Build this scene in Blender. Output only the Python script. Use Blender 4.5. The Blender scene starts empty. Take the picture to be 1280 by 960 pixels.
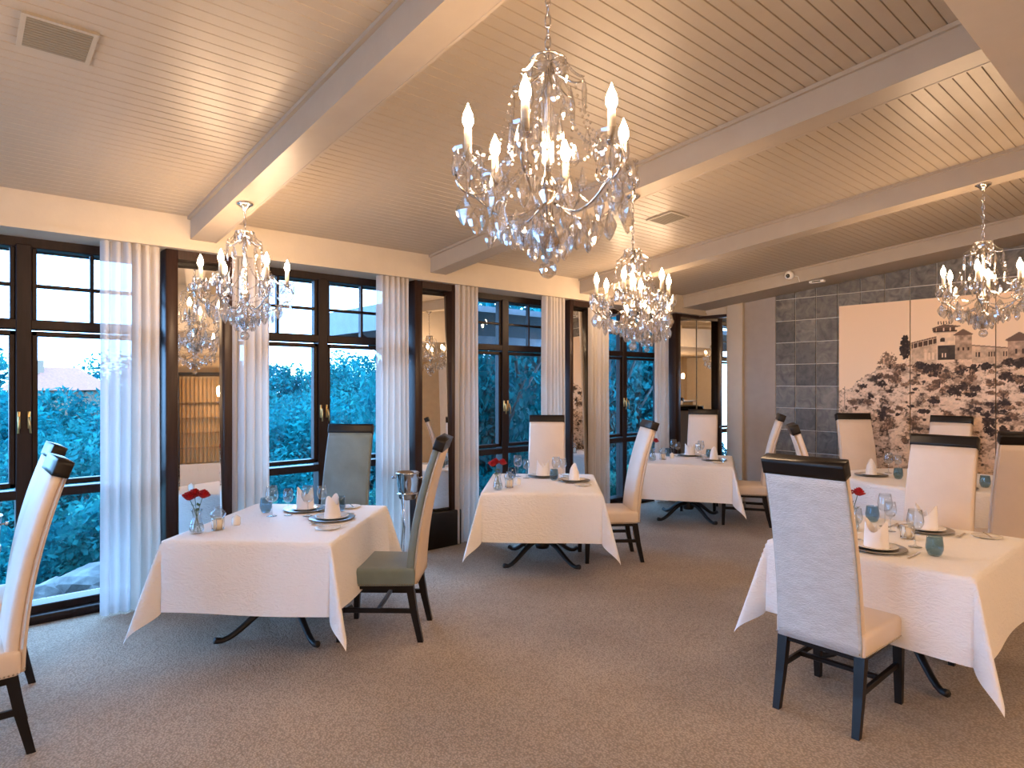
import bpy, bmesh, math, random
import numpy as np
from mathutils import Vector, Matrix, noise
random.seed(7); rng = np.random.default_rng(7)
sc = bpy.context.scene
C = sc.collection
PI = math.pi
R_ = math.radians

# ------------------------------------------------------------------ camera, world, exposure
# world frame: window wall in the plane Y = 5.42 running along +X, room towards -Y
cam_d = bpy.data.cameras.new('camera'); cam = bpy.data.objects.new('camera', cam_d); C.objects.link(cam)
cam_d.sensor_width = 36.0; cam_d.lens = 36.0 * 800 / 1280; cam_d.clip_start = 0.02; cam_d.clip_end = 400
cam.location = (0, 0, 1.65)
cam.rotation_euler = (R_(90), 0, math.atan2(905, 800) - R_(90))
sc.camera = cam

wd = bpy.data.worlds.new('world'); sc.world = wd; wd.use_nodes = True
bg = wd.node_tree.nodes['Background']
bg.inputs[0].default_value = (0.27, 0.56, 1.0, 1); bg.inputs[1].default_value = 12.5

vs = sc.view_settings
vs.view_transform = 'Standard'; vs.look = 'None'; vs.exposure = 0.28; vs.gamma = 1.0; vs.use_curve_mapping = False
try:
    cy = sc.cycles
    cy.caustics_reflective = False; cy.caustics_refractive = False
    cy.sample_clamp_indirect = 6.0; cy.max_bounces = 12; cy.transparent_max_bounces = 24
    cy.transmission_bounces = 8; cy.glossy_bounces = 5; cy.diffuse_bounces = 4
    cy.use_light_tree = True
except Exception:
    pass
BULB = 400.0

# ------------------------------------------------------------------ materials
def newmat(name):
    m = bpy.data.materials.new(name); m.use_nodes = True
    nt = m.node_tree; b = nt.nodes['Principled BSDF']
    return m, nt, b

def mat(name, col, rough=0.5, metal=0.0, spec=0.5, var=0.0, vscale=8.0, bump=0.0, bscale=60.0, coat=0.0, sheen=0.0, stretch=None, detail=4.0):
    m, nt, b = newmat(name)
    b.inputs['Base Color'].default_value = (*col, 1); b.inputs['Roughness'].default_value = rough
    b.inputs['Metallic'].default_value = metal; b.inputs['Specular IOR Level'].default_value = spec
    b.inputs['Coat Weight'].default_value = coat; b.inputs['Sheen Weight'].default_value = sheen
    tc = nt.nodes.new('ShaderNodeTexCoord'); src = tc.outputs['Object']
    if stretch:
        mp = nt.nodes.new('ShaderNodeMapping'); mp.inputs['Scale'].default_value = stretch
        nt.links.new(src, mp.inputs['Vector']); src = mp.outputs['Vector']
    n = nt.nodes.new('ShaderNodeTexNoise'); n.inputs['Scale'].default_value = vscale; n.inputs['Detail'].default_value = detail
    nt.links.new(src, n.inputs['Vector'])
    if var > 0:
        r = nt.nodes.new('ShaderNodeMapRange'); r.inputs['From Min'].default_value = .3; r.inputs['From Max'].default_value = .7
        r.inputs['To Min'].default_value = 1 - var; r.inputs['To Max'].default_value = 1 + var
        nt.links.new(n.outputs['Fac'], r.inputs['Value'])
        mx = nt.nodes.new('ShaderNodeVectorMath'); mx.operation = 'SCALE'; mx.inputs[0].default_value = col
        nt.links.new(r.outputs['Result'], mx.inputs['Scale']); nt.links.new(mx.outputs['Vector'], b.inputs['Base Color'])
    if bump > 0:
        n2 = nt.nodes.new('ShaderNodeTexNoise'); n2.inputs['Scale'].default_value = bscale; n2.inputs['Detail'].default_value = 5
        nt.links.new(src, n2.inputs['Vector'])
        bp = nt.nodes.new('ShaderNodeBump'); bp.inputs['Strength'].default_value = bump; bp.inputs['Distance'].default_value = .01
        nt.links.new(n2.outputs['Fac'], bp.inputs['Height']); nt.links.new(bp.outputs['Normal'], b.inputs['Normal'])
    return m

def thin_glass(name, tint=(1, 1, 1), ior=1.45, refl=1.0, rough=0.0):
    m = bpy.data.materials.new(name); m.use_nodes = True; nt = m.node_tree; nt.nodes.clear()
    o = nt.nodes.new('ShaderNodeOutputMaterial'); mx = nt.nodes.new('ShaderNodeMixShader')
    t = nt.nodes.new('ShaderNodeBsdfTransparent'); t.inputs[0].default_value = (*tint, 1)
    g = nt.nodes.new('ShaderNodeBsdfGlossy'); g.inputs['Roughness'].default_value = rough
    lw = nt.nodes.new('ShaderNodeLayerWeight'); lw.inputs['Blend'].default_value = .5
    pw = nt.nodes.new('ShaderNodeMath'); pw.operation = 'POWER'; pw.inputs[1].default_value = 3.2
    f0 = ((ior - 1) / (ior + 1)) ** 2
    mul = nt.nodes.new('ShaderNodeMath'); mul.operation = 'MULTIPLY_ADD'; mul.inputs[1].default_value = (1 - f0) * .9; mul.inputs[2].default_value = f0 * refl; mul.use_clamp = True
    nt.links.new(lw.outputs['Facing'], pw.inputs[0]); nt.links.new(pw.outputs[0], mul.inputs[0]); nt.links.new(mul.outputs[0], mx.inputs[0])
    nt.links.new(t.outputs[0], mx.inputs[1]); nt.links.new(g.outputs[0], mx.inputs[2]); nt.links.new(mx.outputs[0], o.inputs[0])
    return m

def crystal_mat():
    m = bpy.data.materials.new('cut_crystal'); m.use_nodes = True; nt = m.node_tree; nt.nodes.clear()
    o = nt.nodes.new('ShaderNodeOutputMaterial'); mx = nt.nodes.new('ShaderNodeMixShader'); mx.inputs[0].default_value = .50
    t = nt.nodes.new('ShaderNodeBsdfTransparent'); t.inputs[0].default_value = (1, 1, 1, 1)
    g = nt.nodes.new('ShaderNodeBsdfGlass'); g.inputs['IOR'].default_value = 1.55; g.inputs['Roughness'].default_value = 0.02
    gl = nt.nodes.new('ShaderNodeBsdfGlossy'); gl.inputs['Roughness'].default_value = .08
    m2 = nt.nodes.new('ShaderNodeMixShader'); m2.inputs[0].default_value = .42
    nt.links.new(g.outputs[0], m2.inputs[1]); nt.links.new(gl.outputs[0], m2.inputs[2])
    nt.links.new(t.outputs[0], mx.inputs[1]); nt.links.new(m2.outputs[0], mx.inputs[2]); nt.links.new(mx.outputs[0], o.inputs[0])
    return m

def emit(name, col, s):
    m, nt, b = newmat(name)
    b.inputs['Base Color'].default_value = (*col, 1); b.inputs['Emission Color'].default_value = (*col, 1); b.inputs['Emission Strength'].default_value = s
    return m

def curtain_mat(name, col, transp, transl):
    m = bpy.data.materials.new(name); m.use_nodes = True; nt = m.node_tree; nt.nodes.clear()
    o = nt.nodes.new('ShaderNodeOutputMaterial')
    d = nt.nodes.new('ShaderNodeBsdfDiffuse'); d.inputs[0].default_value = (*col, 1)
    tl = nt.nodes.new('ShaderNodeBsdfTranslucent'); tl.inputs[0].default_value = (*col, 1)
    tp = nt.nodes.new('ShaderNodeBsdfTransparent')
    tc = nt.nodes.new('ShaderNodeTexCoord'); mp = nt.nodes.new('ShaderNodeMapping'); mp.inputs['Scale'].default_value = (300, 300, 60)
    n = nt.nodes.new('ShaderNodeTexNoise'); n.inputs['Scale'].default_value = 1.0
    bp = nt.nodes.new('ShaderNodeBump'); bp.inputs['Strength'].default_value = .15; bp.inputs['Distance'].default_value = .004
    nt.links.new(tc.outputs['Object'], mp.inputs[0]); nt.links.new(mp.outputs[0], n.inputs['Vector']); nt.links.new(n.outputs['Fac'], bp.inputs['Height'])
    nt.links.new(bp.outputs[0], d.inputs['Normal'])
    m1 = nt.nodes.new('ShaderNodeMixShader'); m1.inputs[0].default_value = transl
    nt.links.new(d.outputs[0], m1.inputs[1]); nt.links.new(tl.outputs[0], m1.inputs[2])
    m2 = nt.nodes.new('ShaderNodeMixShader'); m2.inputs[0].default_value = transp
    nt.links.new(m1.outputs[0], m2.inputs[1]); nt.links.new(tp.outputs[0], m2.inputs[2]); nt.links.new(m2.outputs[0], o.inputs[0])
    return m

def carpet_mat():
    m, nt, b = newmat('carpet')
    b.inputs['Roughness'].default_value = .95; b.inputs['Specular IOR Level'].default_value = .1; b.inputs['Sheen Weight'].default_value = .15
    tc = nt.nodes.new('ShaderNodeTexCoord')
    n1 = nt.nodes.new('ShaderNodeTexNoise'); n1.inputs['Scale'].default_value = 1.3; n1.inputs['Detail'].default_value = 3
    n2 = nt.nodes.new('ShaderNodeTexVoronoi'); n2.inputs['Scale'].default_value = 95
    nt.links.new(tc.outputs['Object'], n1.inputs['Vector']); nt.links.new(tc.outputs['Object'], n2.inputs['Vector'])
    r1 = nt.nodes.new('ShaderNodeValToRGB'); r1.color_ramp.elements[0].color = (.43, .345, .262, 1); r1.color_ramp.elements[1].color = (.53, .43, .33, 1)
    r1.color_ramp.elements[0].position = .35; r1.color_ramp.elements[1].position = .68
    nt.links.new(n1.outputs['Fac'], r1.inputs[0])
    r2 = nt.nodes.new('ShaderNodeMapRange'); r2.inputs['From Max'].default_value = .7; r2.inputs['To Min'].default_value = 1.18; r2.inputs['To Max'].default_value = .62
    nt.links.new(n2.outputs['Distance'], r2.inputs['Value'])
    v = nt.nodes.new('ShaderNodeVectorMath'); v.operation = 'SCALE'
    nt.links.new(r1.outputs[0], v.inputs[0]); nt.links.new(r2.outputs[0], v.inputs['Scale']); nt.links.new(v.outputs[0], b.inputs['Base Color'])
    bp = nt.nodes.new('ShaderNodeBump'); bp.inputs['Strength'].default_value = .6; bp.inputs['Distance'].default_value = .006; bp.invert = True
    nt.links.new(n2.outputs['Distance'], bp.inputs['Height']); nt.links.new(bp.outputs[0], b.inputs['Normal'])
    return m

def damask_mat():
    m, nt, b = newmat('white_damask')
    b.inputs['Base Color'].default_value = (.90, .885, .885, 1); b.inputs['Roughness'].default_value = .62; b.inputs['Sheen Weight'].default_value = .2
    tc = nt.nodes.new('ShaderNodeTexCoord')
    n = nt.nodes.new('ShaderNodeTexNoise'); n.inputs['Scale'].default_value = 15; n.inputs['Detail'].default_value = 7; n.inputs['Distortion'].default_value = 2.2
    mp = nt.nodes.new('ShaderNodeMapping'); mp.inputs['Scale'].default_value = (1, 1, 2.2)
    nt.links.new(tc.outputs['Object'], mp.inputs[0]); nt.links.new(mp.outputs[0], n.inputs['Vector'])
    bp = nt.nodes.new('ShaderNodeBump'); bp.inputs['Strength'].default_value = .45; bp.inputs['Distance'].default_value = .02
    nt.links.new(n.outputs['Fac'], bp.inputs['Height']); nt.links.new(bp.outputs[0], b.inputs['Normal'])
    return m

def slate_mat(name, col):
    m, nt, b = newmat(name)
    b.inputs['Roughness'].default_value = .5
    tc = nt.nodes.new('ShaderNodeTexCoord'); oi = nt.nodes.new('ShaderNodeObjectInfo')
    ad = nt.nodes.new('ShaderNodeVectorMath'); ad.operation = 'ADD'
    sc_ = nt.nodes.new('ShaderNodeVectorMath'); sc_.operation = 'SCALE'; sc_.inputs[0].default_value = (37, 53, 19)
    nt.links.new(oi.outputs['Random'], sc_.inputs['Scale']); nt.links.new(tc.outputs['Object'], ad.inputs[0]); nt.links.new(sc_.outputs[0], ad.inputs[1])
    n = nt.nodes.new('ShaderNodeTexNoise'); n.inputs['Scale'].default_value = 9; n.inputs['Detail'].default_value = 7; n.inputs['Distortion'].default_value = 1.2
    nt.links.new(ad.outputs[0], n.inputs['Vector'])
    r = nt.nodes.new('ShaderNodeValToRGB')
    e = r.color_ramp.elements
    e[0].position = .3; e[0].color = (col[0] * .55, col[1] * .55, col[2] * .55, 1); e[1].position = .75; e[1].color = (col[0] * 1.7, col[1] * 1.65, col[2] * 1.55, 1)
    nt.links.new(n.outputs['Fac'], r.inputs[0])
    rr = nt.nodes.new('ShaderNodeMapRange'); rr.inputs['To Min'].default_value = .65; rr.inputs['To Max'].default_value = 1.4
    nt.links.new(oi.outputs['Random'], rr.inputs['Value'])
    v = nt.nodes.new('ShaderNodeVectorMath'); v.operation = 'SCALE'
    nt.links.new(r.outputs[0], v.inputs[0]); nt.links.new(rr.outputs[0], v.inputs['Scale']); nt.links.new(v.outputs[0], b.inputs['Base Color'])
    bp = nt.nodes.new('ShaderNodeBump'); bp.inputs['Strength'].default_value = .5; bp.inputs['Distance'].default_value = .01
    nt.links.new(n.outputs['Fac'], bp.inputs['Height']); nt.links.new(bp.outputs[0], b.inputs['Normal'])
    return m

def print_mat():
    m, nt, b = newmat('mural_print')
    a = nt.nodes.new('ShaderNodeVertexColor'); a.layer_name = 'Col'
    nt.links.new(a.outputs['Color'], b.inputs['Base Color']); b.inputs['Roughness'].default_value = .55; b.inputs['Specular IOR Level'].default_value = .25
    return m

def leaf_mat(name, c1, c2):
    m = bpy.data.materials.new(name); m.use_nodes = True; nt = m.node_tree; nt.nodes.clear()
    o = nt.nodes.new('ShaderNodeOutputMaterial'); d = nt.nodes.new('ShaderNodeBsdfDiffuse'); tl = nt.nodes.new('ShaderNodeBsdfTranslucent')
    mx = nt.nodes.new('ShaderNodeMixShader'); mx.inputs[0].default_value = .3
    tc = nt.nodes.new('ShaderNodeTexCoord'); n = nt.nodes.new('ShaderNodeTexNoise'); n.inputs['Scale'].default_value = 2.4; n.inputs['Detail'].default_value = 5
    r = nt.nodes.new('ShaderNodeValToRGB'); r.color_ramp.elements[0].position = .36; r.color_ramp.elements[1].position = .66
    r.color_ramp.elements[0].color = (*c1, 1); r.color_ramp.elements[1].color = (*c2, 1)
    nt.links.new(tc.outputs['Object'], n.inputs['Vector']); nt.links.new(n.outputs['Fac'], r.inputs[0])
    nt.links.new(r.outputs[0], d.inputs[0]); nt.links.new(r.outputs[0], tl.inputs[0])
    nt.links.new(d.outputs[0], mx.inputs[1]); nt.links.new(tl.outputs[0], mx.inputs[2]); nt.links.new(mx.outputs[0], o.inputs[0])
    return m

M = dict(
    carpet=carpet_mat(), ceil=mat('cream_ceiling_paint', (.375, .318, .252), .42, var=.03, bump=.05, bscale=25),
    plaster=mat('cream_plaster', (.52, .455, .37), .7, var=.03, bump=.06, bscale=40),
    greywall=mat('taupe_plaster', (.36, .31, .27), .8, var=.04, bump=.05),
    backwall=mat('tan_wall_paint', (.52, .38, .22), .75, var=.05),
    wood=mat('dark_stained_wood', (.028, .014, .011), .36, spec=.3, var=.25, vscale=6, stretch=(12, 12, 1), bump=.06),
    frame=mat('dark_window_wood', (.016, .009, .008), .45, spec=.22, var=.25, vscale=6, stretch=(9, 9, 1)),
    black=mat('black_lacquered_wood', (.009, .007, .007), .36, spec=.3, var=.2, vscale=10),
    iron=mat('black_iron', (.012, .012, .014), .4, var=.2),
    mirror=mat('mirror_silver', (.86, .84, .80), 0.0, metal=1.0),
    chrome=mat('polished_chrome', (.62, .60, .58), .12, metal=1.0),
    steel=mat('pewter', (.34, .33, .32), .3, metal=1.0),
    silver=mat('silver_cutlery', (.72, .70, .67), .16, metal=1.0),
    brass=mat('brass', (.6, .42, .18), .3, metal=1.0),
    cream=mat('cream_leather', (.74, .64, .56), .5, var=.03, bump=.08, bscale=90),
    creamback=mat('sand_leather', (.66, .53, .41), .55, var=.04, bump=.08, bscale=90),
    teal=mat('grey_green_velvet', (.155, .215, .232), .75, var=.12, bump=.08, bscale=70, sheen=.4),
    linen=mat('pale_grey_linen', (.60, .61, .62), .85, var=.07, vscale=14, stretch=(1, 1, 3), bump=.7, bscale=60),
    cloth=damask_mat(), napkin=mat('white_napkin_linen', (.90, .88, .90), .8, var=.02, bump=.15, bscale=150),
    china=mat('white_china', (.86, .84, .80), .15, coat=.3), candle=mat('cream_candle', (.85, .78, .66), .6),
    wax=mat('candle_sleeve', (.62, .55, .43), .55), crystal=crystal_mat(),
    glass=thin_glass('clear_glass', (.94, .96, .97), 1.5, 2.2), pane=thin_glass('window_glass', (.95, .98, 1.0), 1.3, .7),
    dish=thin_glass('pressed_glass', (.96, .96, .96), 1.6, 2.2), blueglass=thin_glass('blue_tinted_glass', (.62, .74, .80), 1.5, 1.3), water=thin_glass('still_water', (.9, .95, .95), 1.33, 1.0),
    bulb=emit('warm_bulb_glow', (1.0, .66, .39), BULB), pendant=emit('pendant_glow', (1.0, .66, .40), 170.0),
    rose=mat('red_rose_petal', (.42, .008, .012), .6, var=.3, vscale=60), stem=mat('green_stem', (.05, .11, .03), .6, var=.2),
    curtain=curtain_mat('off_white_curtain', (.68, .63, .58), 0.0, .36), sheer=curtain_mat('sheer_curtain', (.66, .64, .64), .11, .40),
    tile=slate_mat('grey_slate', (.115, .108, .098)), grout=mat('pale_grout', (.62, .60, .56), .9, var=.05),
    mural=print_mat(), board=mat('panel_edge', (.35, .27, .2), .7),
    white=mat('white_plastic', (.8, .78, .75), .4), lens=mat('black_lens', (.01, .01, .01), .1),
    grille=mat('vent_beige', (.20, .175, .135), .6), grille2=mat('vent_frame', (.36, .32, .26), .5),
    leafA=leaf_mat('bush_leaf', (.003, .066, .082), (.016, .175, .165)), leafB=leaf_mat('tree_leaf', (.002, .066, .085), (.009, .165, .165)),
    leafC=leaf_mat('pale_leaf', (.02, .14, .13), (.08, .31, .23)),
    bark=mat('bark', (.05, .05, .045), .9, var=.3), soil=mat('hillside_soil', (.035, .085, .07), .95, var=.5, vscale=1.2, bump=.5, bscale=6),
    rock=mat('grey_rock', (.085, .095, .095), .9, var=.5, vscale=5, bump=1.0, bscale=9),
    eave=mat('eave_board', (.11, .12, .13), .7, var=.1), rooftile=mat('clay_roof', (.24, .085, .05), .8, var=.15),
    housewall=mat('house_wall', (.22, .14, .09), .8), gold=mat('golden_slat_wood', (.48, .27, .09), .45, var=.2, stretch=(1, 1, .2)),
    bottle=mat('dark_wine_bottle', (.02, .035, .02), .1), door=mat('bar_top', (.5, .47, .42), .3),
)

# ------------------------------------------------------------------ mesh helpers
class MB:
    def __init__(s): s.v = []; s.f = []; s.sm = []
    def add(s, vs, fs, smooth=False, mtx=None):
        o = len(s.v)
        s.v += [tuple(mtx @ Vector(p)) if mtx is not None else tuple(p) for p in vs]
        s.f += [tuple(i + o for i in f) for f in fs]; s.sm += [smooth] * len(fs)
        return s
    def box(s, x0, x1, y0, y1, z0, z1, mtx=None):
        v = [(x0, y0, z0), (x1, y0, z0), (x1, y1, z0), (x0, y1, z0), (x0, y0, z1), (x1, y0, z1), (x1, y1, z1), (x0, y1, z1)]
        return s.add(v, [(0, 3, 2, 1), (4, 5, 6, 7), (0, 1, 5, 4), (1, 2, 6, 5), (2, 3, 7, 6), (3, 0, 4, 7)], False, mtx)
    def hexa(s, v, smooth=False, mtx=None):
        return s.add(v, [(0, 3, 2, 1), (4, 5, 6, 7), (0, 1, 5, 4), (1, 2, 6, 5), (2, 3, 7, 6), (3, 0, 4, 7)], smooth, mtx)
    def bbox(s, x0, x1, y0, y1, z0, z1, b=.01, seg=2, mtx=None, smooth=True, tf=None):
        bm = bmesh.new(); bmesh.ops.create_cube(bm, size=1)
        for q in bm.verts: q.co = ((x0 + x1) / 2 + q.co.x * (x1 - x0), (y0 + y1) / 2 + q.co.y * (y1 - y0), (z0 + z1) / 2 + q.co.z * (z1 - z0))
        bmesh.ops.bevel(bm, geom=bm.edges[:], offset=b, segments=seg, profile=.5, affect='EDGES')
        bm.verts.index_update()
        vs = [tuple(q.co) for q in bm.verts]
        if tf: vs = [tf(p) for p in vs]
        fs = [tuple(q.index for q in f.verts) for f in bm.faces]; bm.free()
        return s.add(vs, fs, smooth, mtx)
    def lathe(s, prof, n=16, mtx=None, smooth=True, sy=1.0):
        vs = []; fs = []; ring = []
        for (r, z) in prof:
            if r < 1e-6: ring.append([len(vs)]); vs.append((0, 0, z))
            else:
                ring.append(list(range(len(vs), len(vs) + n)))
                vs += [(r * math.cos(2 * PI * k / n), sy * r * math.sin(2 * PI * k / n), z) for k in range(n)]
        for a, b in zip(ring[:-1], ring[1:]):
            if len(a) == 1 and len(b) == 1: continue
            for k in range(n):
                k2 = (k + 1) % n
                if len(a) == 1: fs.append((a[0], b[k2], b[k]))
                elif len(b) == 1: fs.append((a[k], a[k2], b[0]))
                else: fs.append((a[k], a[k2], b[k2], b[k]))
        return s.add(vs, fs, smooth, mtx)
    def tube(s, path, r, n=6, mtx=None, smooth=True, closed=False, cap=True):
        P = [Vector(p) for p in path]; L = len(P); rs = r if isinstance(r, (list, tuple)) else [r] * L
        vs = []; fs = []; up = Vector((0, 0, 1))
        for i, p in enumerate(P):
            t = (P[(i + 1) % L] - P[i - 1]) if closed else (P[min(i + 1, L - 1)] - P[max(i - 1, 0)])
            t.normalize()
            a = t.cross(up)
            if a.length < .05: a = t.cross(Vector((1, 0, 0)))
            a.normalize(); b = a.cross(t)
            for k in range(n):
                q = 2 * PI * k / n; w = p + (a * math.cos(q) + b * math.sin(q)) * rs[i]; vs.append(tuple(w))
        m = L if closed else L - 1
        for i in range(m):
            for k in range(n):
                a0 = i * n + k; a1 = i * n + (k + 1) % n; j = ((i + 1) % L) * n
                fs.append((a0, j + k, j + (k + 1) % n, a1))
        if cap and not closed:
            fs.append(tuple(range(n))); fs.append(tuple((L - 1) * n + k for k in reversed(range(n))))
        return s.add(vs, fs, smooth, mtx)
    def grid(s, nu, nv, fn, smooth=True, mtx=None):
        vs = [fn(i / nu, j / nv) for j in range(nv + 1) for i in range(nu + 1)]
        fs = [(j * (nu + 1) + i, j * (nu + 1) + i + 1, (j + 1) * (nu + 1) + i + 1, (j + 1) * (nu + 1) + i) for j in range(nv) for i in range(nu)]
        return s.add(vs, fs, smooth, mtx)
    def mesh(s, name):
        me = bpy.data.meshes.new(name); me.from_pydata(s.v, [], s.f); me.update()
        me.polygons.foreach_set('use_smooth', s.sm); return me
    def build(s, name, m, parent=None, loc=None, rot=None):
        return put(name, s.mesh(name), m, parent, loc, rot)

def put(name, me, m, parent=None, loc=None, rot=None):
    o = bpy.data.objects.new(name, me); C.objects.link(o)
    if m is not None:
        mm = M[m] if isinstance(m, str) else m
        if not me.materials: me.materials.append(mm)
    if parent is not None: o.parent = parent
    if loc is not None: o.location = loc
    if rot is not None: o.rotation_euler = rot
    return o
def tag(o, label=None, cat=None, group=None, kind=None):
    if label: o['label'] = label
    if cat: o['category'] = cat
    if group: o['group'] = group
    if kind: o['kind'] = kind
    return o
def empty(name, loc=(0, 0, 0), rz=0.0):
    o = bpy.data.objects.new(name, None); C.objects.link(o); o.location = loc; o.rotation_euler = (0, 0, rz); o.empty_display_size = .1
    return o
def copy_tree(o, parent=None):
    c = o.copy(); C.objects.link(c)
    if parent is not None: c.parent = parent
    for ch in list(o.children): copy_tree(ch, c)
    return c
def struct(o): o['kind'] = 'structure'; return o

# ------------------------------------------------------------------ room shell
W = 5.42; WY = 5.62; FY = 5.22; ZC0 = 2.906; SL = .10; XF = 8.5; XL = -5.0; YB = -3.6; YS = .53; ZS = 2.70
AL = math.atan(SL)
def zc(y): return ZC0 + SL * (5.25 - y)

struct(MB().box(XL, XF + .3, YB, W + .30, -.12, 0).build('floor', 'carpet'))

# ceiling: sloped backing with single tongue-and-groove boards, beams, fascia
cb = MB().hexa([(XL, .2, zc(.2) + .03), (XF + .3, .2, zc(.2) + .03), (XF + .3, W + .3, zc(W + .3) + .03), (XL, W + .3, zc(W + .3) + .03),
                (XL, .2, zc(.2) + .15), (XF + .3, .2, zc(.2) + .15), (XF + .3, W + .3, zc(W + .3) + .15), (XL, W + .3, zc(W + .3) + .15)])
ceiling = struct(cb.build('ceiling', 'ceil'))
beams_x = [(1.38, 1.55), (3.55, 3.72), (5.70, 5.87), (-.79, -.62)]
bays = [(-.62, 1.38), (1.55, 3.55), (3.72, 5.70), (5.87, 7.87)]
pitch = .0665
for bx0, bx1 in bays:
    hw = (bx1 - bx0) / 2
    bm_ = MB(); w2 = pitch / 2 - .0004
    bm_.add([(-hw, -w2 + .003, 0), (hw, -w2 + .003, 0), (hw, w2 - .003, 0), (-hw, w2 - .003, 0), (-hw, -w2, .005), (hw, -w2, .005), (hw, w2, .005), (-hw, w2, .005),
             (-hw, -w2, .026), (hw, -w2, .026), (hw, w2, .026), (-hw, w2, .026)],
            [(0, 3, 2, 1), (0, 1, 5, 4), (3, 7, 6, 2), (4, 5, 9, 8), (7, 11, 10, 6), (0, 4, 7, 3), (1, 2, 6, 5), (4, 8, 11, 7), (5, 6, 10, 9), (8, 9, 10, 11)])
    me = bm_.mesh('ceiling_board')
    for k in range(73):
        y = FY - pitch * (k + .5)
        put('ceiling_board', me, 'ceil', ceiling, ((bx0 + bx1) / 2, y, zc(y)), (-AL, 0, 0))
MB().hexa([(XL, .2, zc(.2)), (-.62, .2, zc(.2)), (-.62, W, zc(W)), (XL, W, zc(W)), (XL, .2, zc(.2) + .03), (-.62, .2, zc(.2) + .03), (-.62, W, zc(W) + .03), (XL, W, zc(W) + .03)]).build('ceiling_panel', 'ceil', ceiling)
def slope_box(x0, x1, y0, y1, d0, d1):
    return [(x0, y0, zc(y0) - d0), (x1, y0, zc(y0) - d0), (x1, y1, zc(y1) - d0), (x0, y1, zc(y1) - d0), (x0, y0, zc(y0) - d1), (x1, y0, zc(y0) - d1), (x1, y1, zc(y1) - d1), (x0, y1, zc(y1) - d1)]
for i, (x0, x1) in enumerate(beams_x):
    o = MB().hexa(slope_box(x0, x1, .3, FY + .02, .17, -.02)).build('trim_%d' % (i + 1 if i < 3 else 9), 'ceil'); struct(o)
    for xa, xb in ((x0 - .022, x0), (x1, x1 + .022)):
        MB().hexa(slope_box(xa, xb, .3, FY + .01, .022, 0)).build('moulding', 'ceil', o)
    MB().hexa(slope_box(x1 - .001, x1 + .014, .3, FY + .01, .172, .150)).build('bead', 'ceil', o)
o = struct(MB().hexa(slope_box(7.87, XF + .25, .3, FY + .02, .17, -.02)).build('trim_4', 'ceil'))
MB().hexa(slope_box(7.85, 7.871, .3, FY + .01, .022, 0)).build('moulding', 'ceil', o)
MB().hexa(slope_box(7.857, 7.872, .3, FY + .01, .174, .155)).build('bead', 'ceil', o)
fa = struct(MB().box(XL, XF + .2, FY, W + .32, 2.668, 3.02).build('trim_5', 'plaster'))
MB().box(XL, XF - .002, FY - .012, FY + .001, 2.660, 2.705).build('lip', 'plaster', fa)
# lower soffit over the camera's side of the room
struct(MB().box(XL, XF + .2, YB, YS, ZS, 3.55).build('ceiling_soffit', 'greywall' if False else 'plaster'))
wl = MB().box(XL - .2, XL + .02, YB, W + .32, 2.68, 3.6)
for a, b in ((YB, 1.51), (3.19, 3.41), (5.09, W + .2)): wl.box(XL - .2, XL + .02, a, b, 0, 2.7)
struct(wl.build('wall_left', 'plaster'))
struct(MB().box(XL - .2, XF + .2, YB - .2, YB, 0, 3.0).build('wall_back', 'backwall'))
struct(MB().box(XL, -4.82, W - .05, W + .32, 0, 2.70).build('wall_window', 'plaster'))

# far end wall: plaster core, pillar, taupe strip, slate tiles
farw = struct(MB().box(XF, XF + .2, YB, W + .2, 0, 3.35).build('wall_far', 'grout'))
MB().box(XF - .012, XF, 4.17, 4.63, 0, 3.0).build('taupe_panel', 'greywall', farw)
struct(MB().bbox(XF - .07, XF, 4.622, 4.865, 0, 2.95, b=.006).build('trim_7', 'plaster'))
struct(MB().box(XF - .04, XF, 4.86, 5.40, 2.66, 2.98).build('trim_8', 'plaster'))
tw, thh = .2712, .292
tmesh = MB().bbox(-.012, .004, -tw / 2 + .005, tw / 2 - .005, -thh / 2 + .005, thh / 2 - .005, b=.002, seg=1, smooth=False).mesh('slate_tile')
for r in range(11):
    for c in range(20):
        y = 4.165 - tw * (c + .5); z = 2.655 + .005 + thh * (1.5 - r) + .13
        if z < -.1 or z > 3.30: continue
        if y < 2.9 and z < 2.2 and y > .95 : continue
        if z - thh / 2 < 0 : continue
        put('slate_tile', tmesh, 'tile', farw, (XF - .001 - rng.random() * .003, y, z), (0, 0, R_(rng.normal() * .3)))

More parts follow.
